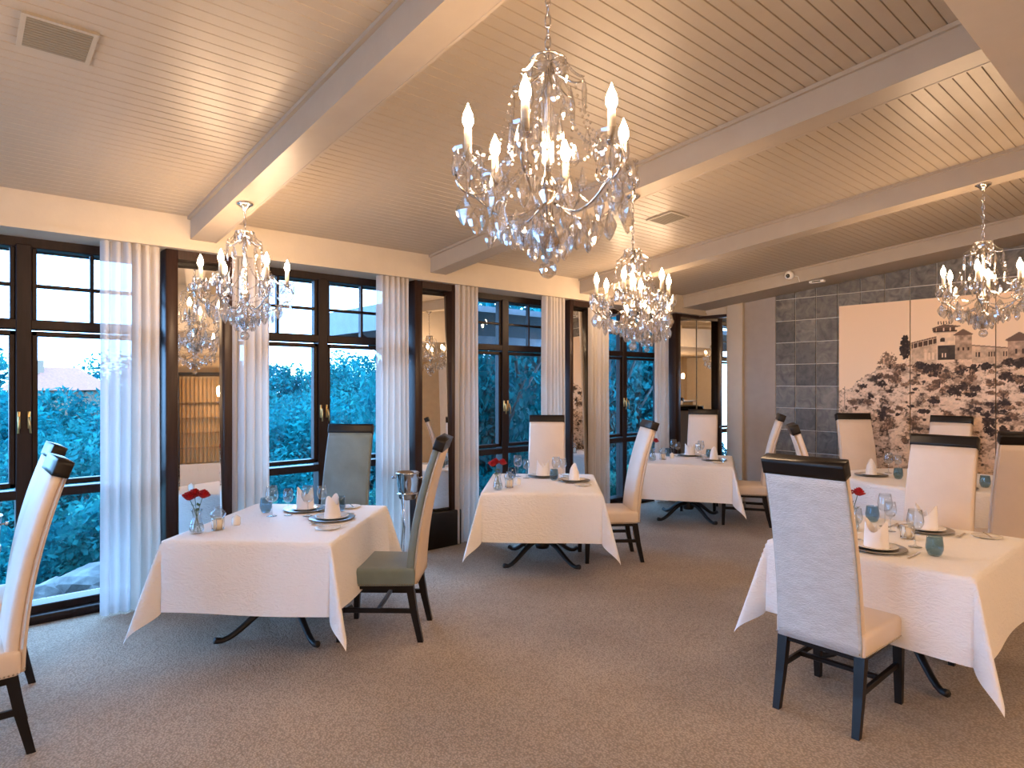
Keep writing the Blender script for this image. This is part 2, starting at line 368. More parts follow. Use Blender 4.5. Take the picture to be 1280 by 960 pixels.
# ------------------------------------------------------------------ windows
def window(idx, x0, x1):
    w = struct(empty('window_%d' % idx, ((x0 + x1) / 2, WY, 0)))
    cx = (x0 + x1) / 2
    def fr(name, a, b, z0, z1, y0=-.05, y1=.06, mt='frame', par=None):
        return MB().bbox(a - cx, b - cx, y0, y1, z0, z1, b=.006, seg=1, smooth=False).build(name, mt, par or w)
    fr('frame_head', x0, x1, 2.60, 2.70); fr('sill', x0, x1, 0, .110, -.10, .08)
    MB().bbox(x0 - cx, x1 - cx, -.18, -.10, 0, .06, b=.006, seg=1).build('sill_step', 'frame', w)
    fr('jamb', x0, x0 + .07, .1, 2.65); fr('jamb', x1 - .07, x1, .1, 2.65)
    fr('mullion', cx - .045, cx + .045, .1, 2.62, -.065, .06)
    fr('transom', x0, x1, 2.030, 2.100, -.06, .06); fr('mid_rail', x0, x1, .850, .912, -.06, .06)
    for a, b in ((x0 + .07, cx - .045), (cx + .045, x1 - .07)):
        m = (a + b) / 2
        sash = fr('sash', a, a + .035, .93, 2.02, -.04, .03)
        for q in ((b - .035, b, .93, 2.02), (a, b, .93, .965), (a, b, 1.985, 2.02)): fr('sash_bar', *q, -.04, .03, 'frame', sash)
        fr('sash_bar', a, a + .03, 2.088, 2.60, -.04, .03, 'frame', sash); fr('sash_bar', b - .03, b, 2.088, 2.60, -.04, .03, 'frame', sash)
        fr('muntin', m - .012, m + .012, 2.088, 2.60, -.035, .02); fr('muntin', a, b, 2.328, 2.352, -.035, .02)
        for q in ((a, m - .012, 2.088, 2.328), (m + .012, b, 2.088, 2.328), (a, m - .012, 2.352, 2.6), (m + .012, b, 2.352, 2.6), (a + .035, b - .035, .965, 1.985), (a, b, .125, .868)):
            MB().box(q[0] - cx, q[1] - cx, -.004, .002, q[2], q[3]).build('pane', 'pane', w)
    for sx in (-1, 1):
        h = MB(); h.bbox(sx * .028 - .009, sx * .028 + .009, -.078, -.064, 1.34, 1.46, b=.003, seg=1)
        h.tube([(sx * .028, -.075, 1.42), (sx * .028, -.10, 1.42), (sx * .03, -.11, 1.38), (sx * .034, -.112, 1.31)], .007, 6)
        h.build('handle', 'brass', w)
    return w
win_x = [(-4.82, -3.14), (-2.62, -.95), (-.43, 1.235), (1.757, 3.44), (3.985, 5.64), (6.117, 7.85)]
for i, (a, b) in enumerate(win_x): window(i + 1, a, b)
def turn(o, x, y):                      # windows of the left wall: same joinery, facing +X
    o.location = (x, y, 0); o.rotation_euler = (0, 0, R_(90))
for i, yc in enumerate((4.25, 2.35)):
    turn(window(8 + i, -.84, .84), XL, yc)

# ------------------------------------------------------------------ mirrored piers
pier_desc = ['narrow tall mirror panel in dark frame left of the left foreground chairs',
             'tall dark framed mirror panel behind the table with red roses and grey chairs',
             'tall dark framed mirror panel behind the second chandelier and ice bucket',
             'slim dark framed mirror panel beside the chair at the middle window table',
             ]
pier_x = [(-.95, -.43), (1.235, 1.757), (3.44, 3.985), (5.64, 6.117)]
pier_yaw = [0, -7.5, -3.6, 0]
for i, (a, b) in enumerate(pier_x):
    if i == 0:
        struct(MB().box(a, b, W - .07, W + .28, 0, 2.7).build('trim_6', 'wood')); struct(MB().box(-3.14, -2.62, W - .07, W + .28, 0, 2.7).build('trim_10', 'wood')); continue
    cx = (a + b) / 2; hw = (b - a) / 2
    t = tag(empty('mirror_panel', (cx, W, 0)), pier_desc[i], 'mirror', 'mirror panels between the windows')
    st = .085 if i != 3 else .06
    MB().bbox(-hw, -hw + st, -.10, .28, 0, 2.69, b=.006, seg=1).build('frame_stile', 'wood', t)
    MB().bbox(hw - st - .02, hw, -.10, .28, 0, 2.69, b=.006, seg=1).build('frame_stile', 'wood', t)
    MB().box(-hw + st, hw - st - .02, -.099, .08, 2.60, 2.689).build('frame_head', 'wood', t)
    MB().bbox(-hw + .002, hw - .002, -.13, .08, 0, .36, b=.008, seg=1).build('plinth', 'black', t)
    g = MB(); mw = (2 * hw - 2 * st - .02) / 2
    # bevelled mirror plate
    y0, y1 = -.006, 0.0; bv = .02; za, zb = -1.1, 1.1
    g.add([(-mw, y1, za), (mw, y1, za), (mw, y1, zb), (-mw, y1, zb), (-mw + bv, y0, za + bv), (mw - bv, y0, za + bv), (mw - bv, y0, zb - bv), (-mw + bv, y0, zb - bv)],
          [(4, 5, 6, 7), (0, 1, 5, 4), (1, 2, 6, 5), (2, 3, 7, 6), (3, 0, 4, 7)])
    g.build('mirror_glass', 'mirror', t, (-.01, -.035, 1.47), (R_(-1.6), 0, R_(pier_yaw[i])))
    MB().box(-hw + st, hw - st - .02, .045, .08, .3, 2.65).build('backing_board', 'black', t)
# corner mirrors: one on the window wall, one returning along the end wall
t = tag(empty('corner_mirror', (8.17, W, 0)), 'mirror at the end of the window wall behind the corner table chair', 'mirror')
MB().bbox(-.32, -.19, -.09, .28, 0, 2.69, b=.006, seg=1).build('frame_stile', 'wood', t)
MB().box(-.19, .325, -.09, .28, 2.62, 2.69).build('frame_head', 'wood', t)
MB().box(-.19, .30, -.03, -.02, .12, 2.62).build('mirror_glass', 'mirror', t)
MB().box(-.19, .325, -.019, .28, .10, 2.62).build('backing_board', 'black', t)
MB().box(-.19, .325, -.09, .08, 0, .12).build('plinth', 'black', t)
t = tag(empty('return_mirror', (XF, 5.12, 0)), 'mirror on the end wall between the corner and the cream pillar', 'mirror')
MB().box(-.02, -.01, -.255, .26, .12, 2.62).build('mirror_glass', 'mirror', t)
MB().box(-.07, -.002, -.255, .215, 2.62, 2.66).build('frame_head', 'wood', t)
MB().box(-.07, -.002, -.255, .215, 0, .12).build('plinth', 'black', t)

# ------------------------------------------------------------------ curtains
def curtain(x0, x1, label, seed, sheer=0.0, y=5.315):
    rr = random.Random(seed); cx = (x0 + x1) / 2; w = x1 - x0
    n = max(4, round(w / .062)); ph = rr.random() * 6
    def fn(a0, a1):
        def f(u, v):
            uu = a0 + (a1 - a0) * u; z = .012 + v * 2.665
            sw = 1 + .03 * math.sin(3 * v + ph) * (1 - v)
            x = (uu - .5) * w * sw
            a = uu * n * 2 * PI + ph + .5 * math.sin(2.2 * v + uu * 5)
            amp = (.030 + .012 * math.sin(uu * 9 + ph)) * (1 - .25 * v)
            yy = amp * math.sin(a) + .010 * math.sin(2 * a + 1.1) + .012 * math.sin(uu * 7 + v * 2)
            return (x + .012 * math.cos(a), yy, z)
        return f
    t = tag(empty('curtain', (cx, y, 0)), label, 'curtain', 'pleated curtains along the windows')
    def tape(a0, a1): return MB().grid(max(4, int(n * 8 * (a1 - a0))), 3, lambda u, v: (fn(a0, a1)(u, .985 + .012 * v)[0], fn(a0, a1)(u, .985)[1] - .003, 2.625 + .05 * v))
    if sheer > 0:
        MB().grid(int(n * 12 * sheer) + 6, 24, fn(0, sheer)).build('sheer_drop', 'sheer', t)
    MB().grid(int(n * 12 * (1 - sheer)) + 6, 24, fn(sheer, 1)).build('drape', 'curtain', t)
    tape(sheer, 1).build('heading_tape', 'curtain', t)
    return t
k = 5.31 / W
cur = [((.845, 1.235), 'long half sheer curtain beside the leftmost big window, nearest the left foreground chairs', .5),
       ((1.755, 2.07), 'curtain directly behind the rose vase table, left of the grey chair window', .25),
       ((3.09, 3.44), 'curtain just right of the grey high chair by the window, behind the ice bucket', .12),
       ((3.99, 4.30), 'curtain right of the second mirror, behind the cream side of the grey chair', 0),
       ((5.27, 5.63), 'curtain behind the far cream chair of the middle window table', 0),
       ((6.12, 6.50), 'curtain right of the slim third mirror, beside the last dark window', 0),
       ((7.50, 7.84), 'curtain left of the corner mirror, nearest the far end wall', 0)]
for i, ((a, b), lb, sh) in enumerate(cur): curtain(a * k if i else a * k, b * k, lb, 11 + i, sh)

# ------------------------------------------------------------------ chair
def chair_meshes():
    D = {}
    # seat cushion, front = +X
    def seat_tf(p):
        x, y, z = p; t = (x + .24) / .51
        y *= .92 + .10 * t
        if z > .42: z += .018 * (1 - (2 * t - 1) ** 2) * (1 - (y / .25) ** 2)
        return (x, y, z)
    bm = bmesh.new(); bmesh.ops.create_grid(bm, x_segments=1, y_segments=1); bm.free()
    D['seat'] = MB().bbox(-.24, .27, -.235, .235, .358, .472, b=.024, seg=3, tf=seat_tf).mesh('seat')
    # backrest: swept slab with S curve
    def spine(t):
        return (-.215 - .03 * t - .135 * t * t, .372 + .850 * t)
    def slab(t0, t1, fo, bo, wfun, n=16, r=.016):
        # rounded-rectangle sections
        vs = []; fs = []; sec = []
        for i in range(n + 1):
            t = t0 + (t1 - t0) * i / n; x, z = spine(t); x2, z2 = spine(t + .01)
            tx, tz = x2 - x, z2 - z; l = math.hypot(tx, tz); nx, nz = tz / l, -tx / l   # front normal
            f_, b_ = fo(t), bo(t); w = wfun(t)
            pr = []
            for (sx, sy) in ((1, 1), (0, 1), (0, -1), (1, -1)):
                for q in range(3):
                    a = {(1, 1): 0, (0, 1): 90, (0, -1): 180, (1, -1): 270}[(sx, sy)] + q * 45
                    ox = (f_ - r if sx else b_ + r) + r * math.cos(R_(a)); oy = sy * (w - r) + r * math.sin(R_(a))
                    crown = .010 * (1 - (oy / w) ** 2) if sx and t1 <= 1 else 0
                    pr.append((ox + crown, oy))
            sec.append(len(vs)); m = len(pr)
            vs += [(x + nx * a, b, z + nz * a) for a, b in pr]
        for i in range(n):
            for q in range(m): fs.append((sec[i] + q, sec[i] + (q + 1) % m, sec[i + 1] + (q + 1) % m, sec[i + 1] + q))
        fs.append(tuple(reversed(range(m)))); fs.append(tuple(sec[n] + q for q in range(m)))
        return MB().add(vs, fs, True)
    wf = lambda t: .202 - .010 * t
    D['backrest'] = slab(0, 1, lambda t: .040 - .012 * t, lambda t: -.012, wf).mesh('backrest')
    D['back_panel'] = slab(0, 1, lambda t: -.0122, lambda t: -.040 + .008 * t, wf).mesh('back_panel')
    cp = slab(1.0, 1.085, lambda t: .034, lambda t: -.036, lambda t: .196, n=4, r=.007).mesh('top_rail')
    D['top_rail'] = cp
    # legs
    def leg(top, bot, a, b):
        def sq(p, h): return [(p[0] - h, p[1] - h, p[2]), (p[0] + h, p[1] - h, p[2]), (p[0] + h, p[1] + h, p[2]), (p[0] - h, p[1] + h, p[2])]
        mid = ((top[0] * .45 + bot[0] * .55) + (top[0] - bot[0]) * .12, (top[1] + bot[1]) / 2, (top[2] + bot[2]) / 2)
        v = sq(bot, b) + sq(mid, (a + b) / 2 * 1.02) + sq(top, a)
        f = [(0, 3, 2, 1), (8, 9, 10, 11)]
        for o in (0, 4):
            for q in range(4): f.append((o + q, o + (q + 1) % 4, o + 4 + (q + 1) % 4, o + 4 + q))
        return MB().add(v, f)
    D['legs'] = [leg((.235, s * .205, .362), (.245, s * .205, 0), .023, .016).mesh('leg') for s in (-1, 1)] + \
                [leg((-.205, s * .185, .362), (-.275, s * .190, 0), .024, .017).mesh('leg') for s in (-1, 1)]
    D['side'] = [MB().bbox(-.235, .24, s * .198 - .010, s * .198 + .010, .185, .215, b=.003, seg=1, smooth=False).mesh('stretcher') for s in (-1, 1)]
    D['cross'] = MB().bbox(-.012, .012, -.192, .192, .188, .212, b=.003, seg=1, smooth=False).mesh('stretcher')
    D['rail'] = MB().box(-.218, .25, -.20, .20, .335, .362).mesh('seat_rail')
    nb = MB()
    def stud(x, y, z): nb.add([(x + .005, y, z), (x - .005, y, z), (x, y + .005, z), (x, y - .005, z), (x, y, z + .005), (x, y, z - .005)],
                              [(0, 2, 4), (2, 1, 4), (1, 3, 4), (3, 0, 4), (2, 0, 5), (1, 2, 5), (3, 1, 5), (0, 3, 5)])
    for q in range(32):
        x = -.225 + .48 * q / 31; t = (x + .24) / .51
        for s in (-1, 1): stud(x, s * .2355 * (.92 + .10 * t), .374)
    for q in range(28): stud(.270, -.225 + .45 * q / 27, .374)
    for q in range(24): stud(-.252, -.195 + .39 * q / 23, .384)
    D['studs'] = nb.mesh('nailhead_trim')
    return D
CM = chair_meshes()
def dupe(me, m):
    c = me.copy(); c.materials.clear(); c.materials.append(M[m]); return c
CMAT = {}
def cmesh(key, me, m):
    if (key, m) not in CMAT: CMAT[(key, m)] = dupe(me, m)
    return CMAT[(key, m)]
def chair(x, y, head, label, inner='cream', outer='cream', seat=None, group='high backed dining chairs'):
    t = tag(empty('dining_chair', (x, y, 0), R_(head)), label, 'chair', group)
    seat = seat or inner
    s = put('seat', cmesh('seat', CM['seat'], seat), None, t)
    st = put('nailhead_trim', cmesh('studs', CM['studs'], 'silver'), None, s); st['kind'] = 'stuff'
    put('backrest', cmesh('backrest', CM['backrest'], inner), None, t)
    put('back_panel', cmesh('back_panel', CM['back_panel'], outer), None, t)
    put('top_rail', cmesh('top_rail', CM['top_rail'], 'black'), None, t)
    put('seat_rail', cmesh('rail', CM['rail'], 'black'), None, t)
    for i, m in enumerate(CM['legs']): put('leg', cmesh('leg%d' % i, m, 'black'), None, t)
    for i, m in enumerate(CM['side']): put('stretcher', cmesh('st%d' % i, m, 'black'), None, t)
    put('stretcher', cmesh('cross', CM['cross'], 'black'), None, t)
    return t
chair(2.205, 3.785, 137, 'grey green seated chair with sand coloured back, right of the nearest window table', 'teal', 'creamback')
chair(2.335, 4.80, 223, 'grey green high backed chair facing forward against the window', 'teal', 'teal')
chair(4.735, 3.965, 142, 'cream chair seen side on, right of the middle window table')
chair(4.73, 4.82, 223, 'cream high backed chair facing forward behind the middle window table')
chair(7.12, 3.87, 120, 'cream chair seen side on before the taupe wall, right of the corner table')
chair(7.46, 4.69, 206, 'cream chair facing forward before the corner mirrors')
chair(3.45, 1.36, 0, 'large foreground chair with pale grey linen back turned to the viewer', 'cream', 'linen')
chair(4.67, 1.31, 180, 'cream chair facing forward across the right foreground table')
chair(7.80, 2.74, 225, 'cream chair at the round table nearest the left end of the castle mural')
chair(7.80, 2.05, 180, 'cream chair behind the round table, its back to the middle of the mural')
chair(5.76, 2.23, -60, 'cream chair seen edge on, showing above the large linen backed chair')
chair(6.17, 1.17, 30, 'cream chair cut by the right picture edge, back to the viewer', 'cream', 'cream')
chair(.01, 3.77, 180, 'cream chair nearest the viewer, cut by the left picture edge')
chair(.08, 4.60, 180, 'cream chair nearer the window, half hidden behind the left foreground chair')

# ------------------------------------------------------------------ tables
ZT = .728
def table(x, y, yaw, label, round_=False):
    t = tag(empty('pedestal_table', (x, y, 0), R_(yaw)), label, 'table', 'pedestal dining tables')
    if round_: MB().lathe([(0, .685), (.78, .685), (.79, .70), (.78, .718), (0, .718)], 40).build('table_top', 'black', t)
    else: MB().bbox(-.565, .565, -.49, .49, .688, .718, b=.01, seg=1).build('table_top', 'black', t)
    MB().lathe([(0, .12), (.06, .12), (.07, .15), (.045, .2), (.035, .3), (.035, .6), (.05, .64), (.12, .67), (.12, .687), (0, .687)], 14).build('post', 'iron', t)
    for q in range(4):
        a = R_(45 + 90 * q)
        path = []; rs = []
        for s in range(11):
            u = s / 10; r = .03 + .44 * u
            w = min(1, max(0, (u - .12) / .80)); z = .026 + .165 * (1 - w * w * (3 - 2 * w)) + (.012 if u > .97 else 0)
            path.append((r * math.cos(a), r * math.sin(a), max(z, .022))); rs.append(.027 - .010 * u if u < .93 else .022)
        MB().tube(path, rs, 8).build('leg', 'iron', t)
    return t
def cloth(x, y, yaw, label, seed, hx=.58, hy=.505, drop=.425):
    rr = random.Random(seed); p1, p2 = rr.random() * 6, rr.random() * 6
    nx = 96; ny = 90
    X = hx + drop; Y = hy + drop
    def f(u, v):
        px = (2 * u - 1) * X; py = (2 * v - 1) * Y
        cx_ = max(-hx, min(hx, px)); cy_ = max(-hy, min(hy, py)); ex, ey = px - cx_, py - cy_; L = math.hypot(ex, ey)
        if L < 1e-6: return (px, py, ZT)
        ux, uy = ex / L, ey / L
        s2 = abs(2 * ux * uy)
        g = .055 + .27 * s2 ** 3 + .03 * math.sin(p1 + 6.5 * (px * (1 - abs(ux)) + py * (1 - abs(uy)))) * (1 - s2)
        # tucked folds next to the corner wings
        g -= .10 * s2 * (1 - s2) * 2
        o = .014 * (1 - math.exp(-L / .012)) + g * max(0, L - .01)
        d = L * math.sqrt(max(.3, 1 - g * g)) - .010 * (1 - math.exp(-L / .012))
        return (cx_ + ux * o, cy_ + uy * o, ZT - max(0, d) + .004 * math.sin(p2 + 9 * px) * min(1, L / .3))
    t = MB().grid(nx, ny, f).build('tablecloth', 'cloth', None, (x, y, 0), (0, 0, R_(yaw)))
    return tag(t, label, 'tablecloth', 'white damask tablecloths')
def round_cloth(x, y, label, r0=.81, drop=.45):
    def f(u, v):
        a = u * 2 * PI; s = v * (r0 + drop)
        if s <= r0: return (s * math.cos(a), s * math.sin(a), ZT)
        L = s - r0
        g = .05 + .09 * (0.5 + .5 * math.sin(14 * a)) * min(1, L / .2)
        r = r0 + .012 + g * L
        return (r * math.cos(a), r * math.sin(a), ZT - L * math.sqrt(1 - g * g))
    t = MB().grid(140, 40, f).build('tablecloth', 'cloth', None, (x, y, 0))
    return tag(t, label, 'tablecloth', 'white damask tablecloths')
TABS = {'A': (1.73, 4.24, 44), 'B': (4.18, 4.30, 45), 'C': (6.82, 4.45, 30), 'D': (4.24, 1.33, 0), 'E': (7.20, 1.93, 0)}
TD = {'A': 'nearest window table', 'B': 'middle window table', 'C': 'far corner table', 'D': 'right foreground table', 'E': 'round table'}
for kx, (x, y, yaw) in TABS.items():
    table(x, y, yaw, 'black iron pedestal table under the white cloth, the %s' % TD[kx], kx == 'E')
    if kx == 'E': round_cloth(x, y, 'white cloth draped over the %s' % TD[kx])
    else: cloth(x, y, yaw, 'white damask cloth with hanging corners on the %s' % TD[kx], ord(kx))

# ------------------------------------------------------------------ tableware
TZ = ZT + .0015
def shell(prof, n=20): return MB().lathe(prof, n)
wg_big = shell([(0, .001), (.034, .001), (.035, .003), (.012, .007), (.0045, .016), (.004, .085), (.008, .094), (.030, .108), (.042, .130), (.044, .150), (.038, .185), (.033, .212), (.032, .212), (.037, .185), (.043, .150), (.041, .131), (.029, .110), (0, .100)]).mesh('wine_glass')
wg_small = shell([(0, .001), (.030, .001), (.031, .003), (.010, .007), (.004, .015), (.0037, .078), (.007, .086), (.024, .098), (.033, .118), (.035, .135), (.030, .168), (.027, .185), (.026, .185), (.029, .168), (.034, .135), (.032, .119), (.023, .100), (0, .092)]).mesh('wine_glass')
tumb = shell([(0, .001), (.024, .001), (.032, .008), (.042, .035), (.043, .055), (.038, .092), (.036, .105), (.034, .105), (.036, .092), (.0405, .055), (.0395, .036), (.030, .012), (0, .008)]).mesh('tumbler')
charger = shell([(0, .0), (.10, 0), (.105, .004), (.148, .010), (.152, .012), (.150, .014), (.105, .008), (0, .006)], 36).mesh('charger_plate')
plate = shell([(0, 0), (.07, 0), (.075, .003), (.108, .013), (.110, .015), (.107, .016), (.072, .006), (0, .005)], 32).mesh('dinner_plate')
splate = shell([(0, 0), (.045, 0), (.05, .003), (.078, .009), (.079, .011), (.076, .012), (.05, .006), (0, .005)], 28).mesh('side_plate')
def mitre():
    n = 40
    def R(th, z): return (.066 * (1 - .10 * z / .15) * math.cos(th), .050 * (1 - .30 * z / .15) * math.sin(th), z)
    def H(th): return .080 + .072 * abs(math.cos(th)) ** 1.6
    mb = MB()
    mb.grid(n, 8, lambda u, v: R(u * 2 * PI, v * H(u * 2 * PI)))
    mb.grid(n, 8, lambda u, v: tuple(c * .93 if i < 2 else c for i, c in enumerate(R(u * 2 * PI, v * H(u * 2 * PI)))))
    # overlapping front fold
    mb.grid(10, 6, lambda u, v: tuple(c * 1.05 if i < 2 else c * .9 for i, c in enumerate(R(R_(45 + 90 * u), v * (.055 + .04 * (1 - abs(2 * u - 1)))))))
    # inner tucked peak
    mb.grid(6, 4, lambda u, v: ((u - .5) * .09 * (1 - v), .004 * math.sin(u * 6), .015 + .11 * v))
    return mb.mesh('napkin')
napk = mitre()
def cutlery(kind):
    mb = MB()
    mb.hexa([(-.004, -.09, 0), (.004, -.09, 0), (.0035, .0, 0), (-.0035, .0, 0), (-.005, -.092, .004), (.005, -.092, .004), (.004, 0, .004), (-.004, 0, .004)])
    if kind == 'knife':
        mb.hexa([(-.006, 0, .0005), (.006, 0, .0005), (.004, .10, .0005), (-.005, .085, .0005), (-.006, 0, .003), (.006, 0, .003), (.004, .10, .002), (-.005, .085, .002)])
    else:
        mb.hexa([(-.004, 0, .001), (.004, 0, .001), (.011, .04, .004), (-.011, .04, .004), (-.004, 0, .004), (.004, 0, .004), (.011, .04, .0065), (-.011, .04, .0065)])
        for q in range(4):
            x = -.011 + q * .00575
            mb.hexa([(x, .04, .004), (x + .0045, .04, .004), (x + .004, .085, .0065), (x + .001, .085, .0065), (x, .04, .0062), (x + .0045, .04, .0062), (x + .004, .085, .008), (x + .001, .085, .008)])
    return mb.mesh('table_' + kind)
knife_m, fork_m = cutlery('knife'), cutlery('fork')
for me, m in ((wg_big, 'glass'), (wg_small, 'glass'), (tumb, 'blueglass'), (charger, 'steel'), (plate, 'china'), (splate, 'china'), (napk, 'napkin'), (knife_m, 'silver'), (fork_m, 'silver')): me.materials.append(M[m])

# vase of roses, lantern, pot
vase_m = shell([(0, .003), (.034, .003), (.040, .008), (.042, .03), (.037, .06), (.026, .095), (.024, .115), (.032, .145), (.034, .150), (.0325, .150), (.0225, .115), (.0245, .095), (.0355, .06), (.0405, .03), (.036, .012), (0, .008)], 20).mesh('vase'); vase_m.materials.append(M['glass'])
water_m = shell([(0, .010), (.034, .013), (.039, .03), (.036, .055), (0, .055)], 16).mesh('water'); water_m.materials.append(M['water'])
def rose_mesh():
    mb = MB()
    for ring, (r, h, n, tl) in enumerate(((.006, .030, 3, .2), (.012, .030, 4, .35), (.019, .027, 5, .6), (.025, .021, 6, .9))):
        for q in range(n):
            a0 = 2 * PI * q / n + ring * .7
            def f(u, v, a0=a0, r=r, h=h, n=n, tl=tl):
                a = a0 + (u - .5) * 2 * PI / n * 1.5
                rr = r * (.35 + .65 * math.sin(v * PI / 2)) + (.006 * tl * v ** 3)
                return (rr * math.cos(a), rr * math.sin(a), h * v * (1 - .18 * (2 * u - 1) ** 2) - .004 * ring)
            mb.grid(4, 4, f)
    return mb.mesh('rose_bloom')
rose_m = rose_mesh(); rose_m.materials.append(M['rose'])
def vase(x, y, rot, label):
    t = tag(empty('rose_vase', (x, y, TZ), R_(rot)), label, 'vase', 'bud vases of red roses')
    put('vase', vase_m, None, t); put('water', water_m, None, t)
    for i, (a, r, h) in enumerate(((180, .050, .225), (140, .030, .240), (0, .040, .238))):
        bx, by = r * math.cos(R_(a)), r * math.sin(R_(a))
        s = MB().tube([(-bx * .5, -by * .5, .012), (0, 0, .10), (bx * .4, by * .4, .16), (bx, by, h)], .0022, 5)
        for q in range(2):
            z = .13 + .035 * q; c = Vector((bx * (.25 + .2 * q), by * (.25 + .2 * q), z)); d = Vector((math.cos(a + q * 2.4), math.sin(a + q * 2.4), .5)).normalized() * .045; sd = Vector((-d.y, d.x, 0)).normalized() * .013
            s.add([tuple(c), tuple(c + d * .5 + sd), tuple(c + d), tuple(c + d * .5 - sd)], [(0, 1, 2, 3)])
        st = s.build('rose_stem', 'stem', t)
        put('rose_bloom', rose_m, None, st, (bx, by, h - .004), (R_(14 * math.sin(a)), R_(14 * math.cos(a)), a)).scale = (1.35, 1.35, 1.25)
    return t
lant = MB()
for q in range(6):
    a = PI / 3 * q; lant.tube([(.036 * math.cos(a), .036 * math.sin(a), 0), (.036 * math.cos(a), .036 * math.sin(a), .075)], .0022, 5)
for z in (.006, .074): lant.tube([(.036 * math.cos(2 * PI * q / 24), .036 * math.sin(2 * PI * q / 24), z) for q in range(24)], .003, 5, closed=True)
lant.lathe([(0, .002), (.036, .002), (.036, .006), (0, .006)], 18)
lant_m = lant.mesh('holder'); lant_m.materials.append(M['silver'])
cand_m = shell([(0, .007), (.029, .007), (.029, .066), (.026, .070), (.006, .067), (0, .067)], 18).mesh('candle'); cand_m.materials.append(M['candle'])
dome_m = shell([(.033, .074), (.044, .088), (.047, .100), (.042, .115), (.024, .128), (.020, .135), (.026, .142), (.025, .142), (.018, .135), (.022, .127), (.040, .114), (.045, .100), (.042, .089), (.031, .074)], 20).mesh('glass_dome'); dome_m.materials.append(M['glass'])
pot_m = shell([(0, 0), (.024, 0), (.027, .004), (.027, .048), (.022, .054), (.008, .060), (.006, .066), (0, .068)], 18).mesh('salt_pot'); pot_m.materials.append(M['china'])
def lantern(x, y, label, dome=True):
    t = tag(empty('candle_lantern', (x, y, TZ)), label, 'candle holder', 'candle lanterns on the tables')
    put('holder', lant_m, None, t); put('candle', cand_m, None, t)
    if dome: put('glass_dome', dome_m, None, t)
def item(name, me, x, y, rz, z, label, cat, group): return tag(put(name, me, None, None, (x, y, z), (0, 0, R_(rz))), label, cat, group)

def loc2w(tk, lx, ly):
    x, y, yaw = TABS[tk]; a = R_(yaw); return x + lx * math.cos(a) - ly * math.sin(a), y + lx * math.sin(a) + ly * math.cos(a)
def setting(tk, seat, cx_, cy_, face, side, glasses, tum=None, cut=True, small=False):
    """one place setting at table-local (cx_, cy_); face = yaw of the diner, local degrees"""
    yaw = TABS[tk][2]; T = TD[tk]; f = R_(face)
    x, y = loc2w(tk, cx_, cy_); where = 'at the %s of the %s' % (seat, T)
    item('charger_plate', charger, x, y, 0, TZ, 'pewter charger plate under white china %s' % where, 'plate', 'charger plates')
    item('dinner_plate', plate, x, y, 0, TZ + .0075, 'white china plate on the charger %s' % where, 'plate', 'white plates')
    item('napkin', napk, x, y, yaw + face + 90 + random.uniform(-8, 8), TZ + .0135, 'white napkin folded to two peaks %s' % where, 'napkin', 'folded white napkins')
    if side:
        sx, sy = loc2w(tk, *side)
        item('side_plate', splate, sx, sy, 0, TZ, 'small white side plate %s' % where, 'plate', 'side plates')
        k = item('butter_knife', knife_m, sx + .01, sy, yaw + face - 60, TZ + .0125, 'butter knife resting on the side plate %s' % where, 'knife', 'butter knives'); k.scale = (.8, .8, .8)
    for i, (gx, gy) in enumerate(glasses):
        wx, wy = loc2w(tk, gx, gy)
        item('wine_glass', wg_big if i == 0 else wg_small, wx, wy, 0, TZ, ('larger stemmed wine glass %s' if i == 0 else 'smaller stemmed wine glass %s') % where, 'glass', 'wine glasses')
    if tum:
        wx, wy = loc2w(tk, *tum); item('tumbler', tumb, wx, wy, 0, TZ, 'blue tinted stemless tumbler %s' % where, 'glass', 'blue tumblers')
    if cut:
        # fork on the left and knife on the right of the diner
        for s, me, nm in ((1, fork_m, 'fork'), (-1, knife_m, 'knife')):
            kx, ky = loc2w(tk, cx_ - s * .185 * math.sin(f), cy_ + s * .185 * math.cos(f))
            item('table_' + nm, me, kx, ky, yaw + face - 90, TZ, 'silver %s beside the charger %s' % (nm, where), nm, 'table cutlery')
lb = 'at the'
setting('A', 'far seat', .36, .03, 180, (.47, -.27), [(.12, .17), (.16, .07)], (.24, .27), cut=False)
setting('A', 'right seat', .07, -.28, 90, (-.22, -.36), [(.14, -.08), (.30, -.12)], (.33, -.24), cut=True)
setting('B', 'far seat', .38, .0, 180, (.46, -.25), [(.36, .25), (.25, .16)], (.24, .30), cut=False)
setting('B', 'right seat', .10, -.30, 90, (-.17, -.37), [(.24, -.13), (.33, -.20)], (.15, -.11), cut=True)
setting('C', 'far seat', .37, .0, 180, (.46, -.25), [(.30, .20), (.20, .14)], (.22, .26), cut=False)
setting('C', 'right seat', -.05, -.30, 90, (-.29, -.34), [(.20, -.14), (.12, -.11)], (.24, -.24), cut=True)
setting('D', 'near seat', -.35, .0, 0, (-.42, .30), [(-.14, -.13), (-.20, .16)], (-.27, -.26), cut=True)
setting('D', 'far seat', .37, -.04, 180, (.44, -.34), [(.30, .17), (.18, .10)], (.40, .28), cut=True)
setting('E', 'left seat', -.23, .50, -60, None, [(.10, .45), (.16, .38)], (-.28, .24), cut=False)
setting('E', 'near seat', -.50, -.30, 30, None, [(-.22, -.20), (-.15, -.30)], (-.27, -.45), cut=False)
